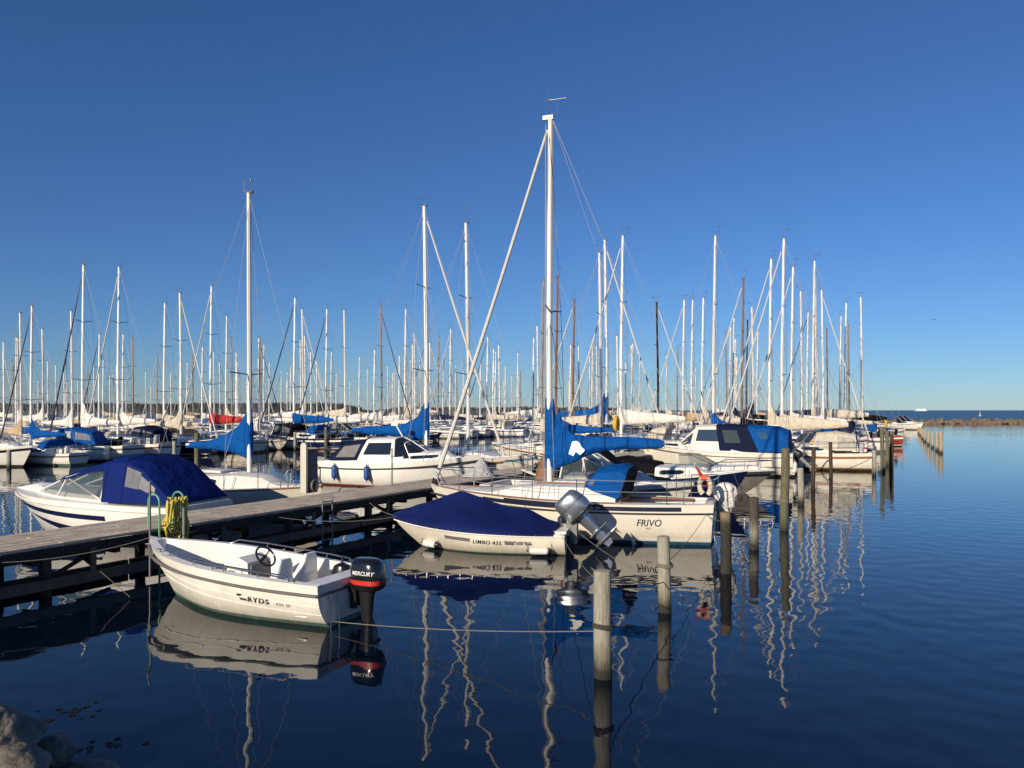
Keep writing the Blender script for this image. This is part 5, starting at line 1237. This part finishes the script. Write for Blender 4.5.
basin_cruiser(lp(653, -5.5), HN, 7.6, 'white cabin motorboat with dark windows far behind the blue boom end', None, WHITE, tall=1.15, glass=False)
basin_cruiser(lp(835, 3.6), HP, 7.6, 'far white motorboat with a bright blue canopy near the end of the jetty', BLUED, STRIPER)
basin_cruiser(lp(899, 10.0) if False else pt(903, 429.5, 0), -1.25, 8.5, 'white motor cruiser lying alone beside the far pile cluster, bow toward us', None, WHITE, tall=1.1, glass=False)

# yellow lifebuoy cases seen between the boats
for p, head, lab in ((ptY(885, 424, 74), HN, 'yellow horseshoe lifebuoy beside the far pile cluster'), (ptY(615, 424, 45), HN, 'yellow horseshoe lifebuoy below the tall masts behind the blue boom')):
    o = empty('lifebuoy_stand', (p.x, p.y, 0), head); m = MB(); m.tube([(0, 0, -.8), (0, 0, p.z + .3)], .05, 8); m.build('post', GALV, o)
    m = MB(); m.tube([(.08, .3 * math.cos(a), p.z + .38 * math.sin(a)) for a in [R(-60) + R(300) * k / 16 for k in range(17)]], .13, 8); m.build('lifebuoy', YELLOW, o); tag(o, lab, 'lifebuoy')

# ferry on the horizon, marker buoy, gull
FW_ = mat('ferry_white', (.8, .8, .78), .5, var=.05)
Yf = 2600; xf = (921.5 - UC) / F * Yf; o = empty('ferry', (xf, Yf, 0)); o.scale = (.42, .42, .5)
m = MB(); m.loft([[(-52, -8, 0), (-54, -9, 7), (-54, 9, 7), (-52, 8, 0)], [(36, -8, 0), (40, -9, 7), (40, 9, 7), (36, 8, 0)], [(48, 0, 0), (54, -.5, 8.5), (54, .5, 8.5), (48, 0, 0)]], closed=True, cap0=True); m.build('hull', FW_, o, smooth=False)
m = MB(); m.box((-6, 0, 9.2), (38, 8, 2.2)); m.box((-4, 0, 12.4), (30, 7, 1.2)); m.box((24, 0, 14.2), (6, 8, 1.2)); m.build('superstructure', FW_, o, smooth=False)
m = MB(); m.sloft([(13, -22, 0, 5, 3, 3), (18.5, -23, 0, 4, 2.6, 3)], 12); m.build('funnel', FW_, o); m = MB(); m.tube([(20, 0, 14), (20, 0, 21)], .4, 6); m.build('mast', FW_, o)
tag(o, 'long white ferry on the sea horizon right of the marina', 'ferry')
p = ptY(980, 413, 420); m = MB(); m.sloft([(-.3, 0, 0, 1.1, 1.1, 2), (.8, 0, 0, 1.0, 1.0, 2), (1.0, 0, 0, .45, .45, 2), (3.4, 0, 0, .15, .15, 2), (3.6, 0, 0, .4, .4, 2), (4.2, 0, 0, .05, .05, 2)], 12)
m.v = [(x * .6, y * .6, z * .6) for x, y, z in m.v]; o = m.build('marker_buoy', mat('buoy_pale', (.5, .5, .45), .6)); o.location = (p.x, p.y, 0); tag(o, 'small pale marker buoy out at sea beyond the breakwater', 'buoy')
p = ptY(934, 320, 90); o = empty('gull', p, .6); m = MB(); m.tube([(-.2, 0, 0), (-.1, 0, .02), (.08, 0, .02), (.2, 0, 0)], [.02, .05, .05, .02], 7)
m.loft([[(.08, sd * 0, .03), (-.06, 0, .03)] if k == 0 else ([(.1, sd * .22, .13), (-.04, sd * .22, .13)] if k == 1 else [(.02, sd * .52, .05), (-.03, sd * .52, .05)]) for sd, k in ((-1, 2), (-1, 1), (1, 0), (1, 1), (1, 2))]); m.build('body', DGREY, o); tag(o, 'small dark gull flying in the blue sky above the breakwater', 'gull')

# a short floating barrier line between the berths and the far row
# ------------------------------------------------------------------ mooring lines
def rp(e, h, s, sd=1, dz=0.03): return e.matrix_basis @ (h.pos(s, h.sheer(s), sd, 0) + Vector((0, 0, dz)))
def pp(k, f): loc, hh = PILES[k]; return Vector((loc.x, loc.y, hh * f))
bpy.context.view_layer.update()
rope(ryds.matrix_basis @ Vector((-2.26, .5, .10)), pp('A', .43), .06, 'pale rope from the stern of the open motorboat to the nearest pile')
rope(rp(limbo, limboh, .02, 1), pp('A', .86), .10, 'pale rope from the tarp covered boat to the top of the nearest pile')
rope(rp(limbo, limboh, .02, -1), pp('B', .36), .12, 'pale rope from the tarp covered boat to the second pile')
rope(pp('A', .84), pp('B', .40), .05, 'thin rope joining the two nearest pale piles', ROPED, .008)
rope(rp(frivo, frivoh, .02, 1, -.2), pp('B', .62), .08, 'rope from the stern of the front sailboat to the second pile')
rope(rp(frivo, frivoh, .01, -1, -.1), pp('E', .42), .18, 'rope from the front sailboat to the tall mossy pile')
rope(rp(frivo, frivoh, .02, 1, -.25), pp('C', .82), .02, 'short rope from the front sailboat to the tan topped pile')
rope(rp(ryds, rydsh, .97, 1), at(st(rp(ryds, rydsh, 1))[0] - 2.2, -.02, .78), .1, 'bow rope from the open motorboat to the jetty on its left')
rope(rp(ryds, rydsh, .97, -1), at(st(rp(ryds, rydsh, 1))[0] + 2.0, -.02, .8), .06, 'bow rope from the open motorboat to the jetty on its right')
rope(rp(limbo, limboh, .98, -1), at(st(rp(limbo, limboh, 1))[0] + 1.4, -.02, .8), .08, 'bow rope from the tarp covered boat to the jetty')
rope(rp(limbo, limboh, .98, 1), at(st(rp(limbo, limboh, 1))[0] - 2.0, -.02, .8), .12, 'slack bow rope from the tarp covered boat toward the ladder')
rope(rp(frivo, frivoh, .97, 1), at(st(rp(frivo, frivoh, 1))[0] - 1.6, -.3, DZ + .02), .05, 'bow rope from the front sailboat to the jetty')
rope(pt(100, 571, .52), pt(130, 597, .03), .0, 'pale rope slanting from the jetty side into the water')
rope(pp('Dd', .7), navyb.matrix_basis @ Vector((2.6, .3, 1.1)), .12, 'rope from the black banded pile to the navy hulled boat')
rope(pp('F', .8), pp('J', .5), .35, 'long slack rope between the short pale pile and the far cluster', ROPE, .014)
for k, f in (('A', .47), ('B', .60), ('E', .35)):
    loc, hh = PILES[k]; m = MB()
    for j in range(3): m.tube([(loc.x + .125 * math.cos(a), loc.y + .125 * math.sin(a), hh * f + j * .022 + .008 * math.sin(a * 2)) for a in [6.283 * i / 18 for i in range(18)]], .011, 5, closed=True)
    tag(m.build('rope_turns', ROPED if k == 'A' else ROPE), {'A': 'turns of dark rope round the nearest pale pile', 'B': 'turns of pale rope round the second pale pile', 'E': 'turns of pale rope low on the tall mossy pile'}[k], 'rope')

# ------------------------------------------------------------------ labels of the fleet
ORD = ['', 'first', 'second', 'third', 'fourth', 'fifth', 'sixth', 'seventh', 'eighth', 'ninth', 'tenth', 'eleventh', 'twelfth', 'thirteenth', 'fourteenth', 'fifteenth', 'sixteenth', 'seventeenth', 'eighteenth', 'nineteenth', 'twentieth'] + ['twenty-' + w_ for w_ in ('first', 'second', 'third', 'fourth', 'fifth', 'sixth', 'seventh', 'eighth', 'ninth')] + ['thirtieth'] + ['thirty-' + w_ for w_ in ('first', 'second', 'third', 'fourth', 'fifth', 'sixth', 'seventh', 'eighth', 'ninth')]
OWN = {426.5: 'white sailboat with blue cover whose rolled jib crosses the front forestay', 658: 'white sailboat with a black mast and white rolled jib behind the blue boom',
       82.5: 'tall sailboat with white boom cover and dark rolled jib, tallest mast far left', 862: 'white sailboat with the rightmost mast of the marina', 782: 'tallest of the right hand sailboats, cream cover and clear cockpit tent',
       713.5: 'tall sailboat with a small bright blue wedge cover behind the navy canopy', 210.5: 'sailboat with a red boom cover left of the blue wedge sail', 742: 'brown masted sailboat with black boom bundle, right of the tall blue wedge mast'}
LAND = [(249.5, 'the blue wedge sail'), (550.5, 'the tallest front mast')] + [(426.5, 'the crossed jib mast'), (658, 'the black mast'), (82.5, 'the tall leftmost mast'), (862, None), (782, 'the tall tented yacht')]
line = sorted([f['u'] for f in FLEET] + [249.5, 550.5])
for f in FLEET:
    o = f['o']; o['category'] = 'sailboat'; o['group'] = 'sailboats berthed in the marina'
    if f['u'] in OWN: o['label'] = OWN[f['u']]; continue
    i = line.index(f['u']); best = min(((abs(line.index(u) - i), u, n) for u, n in LAND if n), key=lambda x: x[0])
    mc = {'white': 'white masted', 'silver': 'silver masted', 'wood': 'brown masted', 'grey': 'grey masted', 'black': 'black masted'}[f['mc']]
    far = 'far ' if f['Y'] > 75 else ''
    cov = ' with %s boom cover' % f['cover'] if f['cover'] else ' with bare boom'
    o['label'] = '%s%s sailboat%s, %s mast %s of %s' % (far, mc, cov, ORD[best[0]], 'left' if f['u'] < best[1] else 'right', best[2])
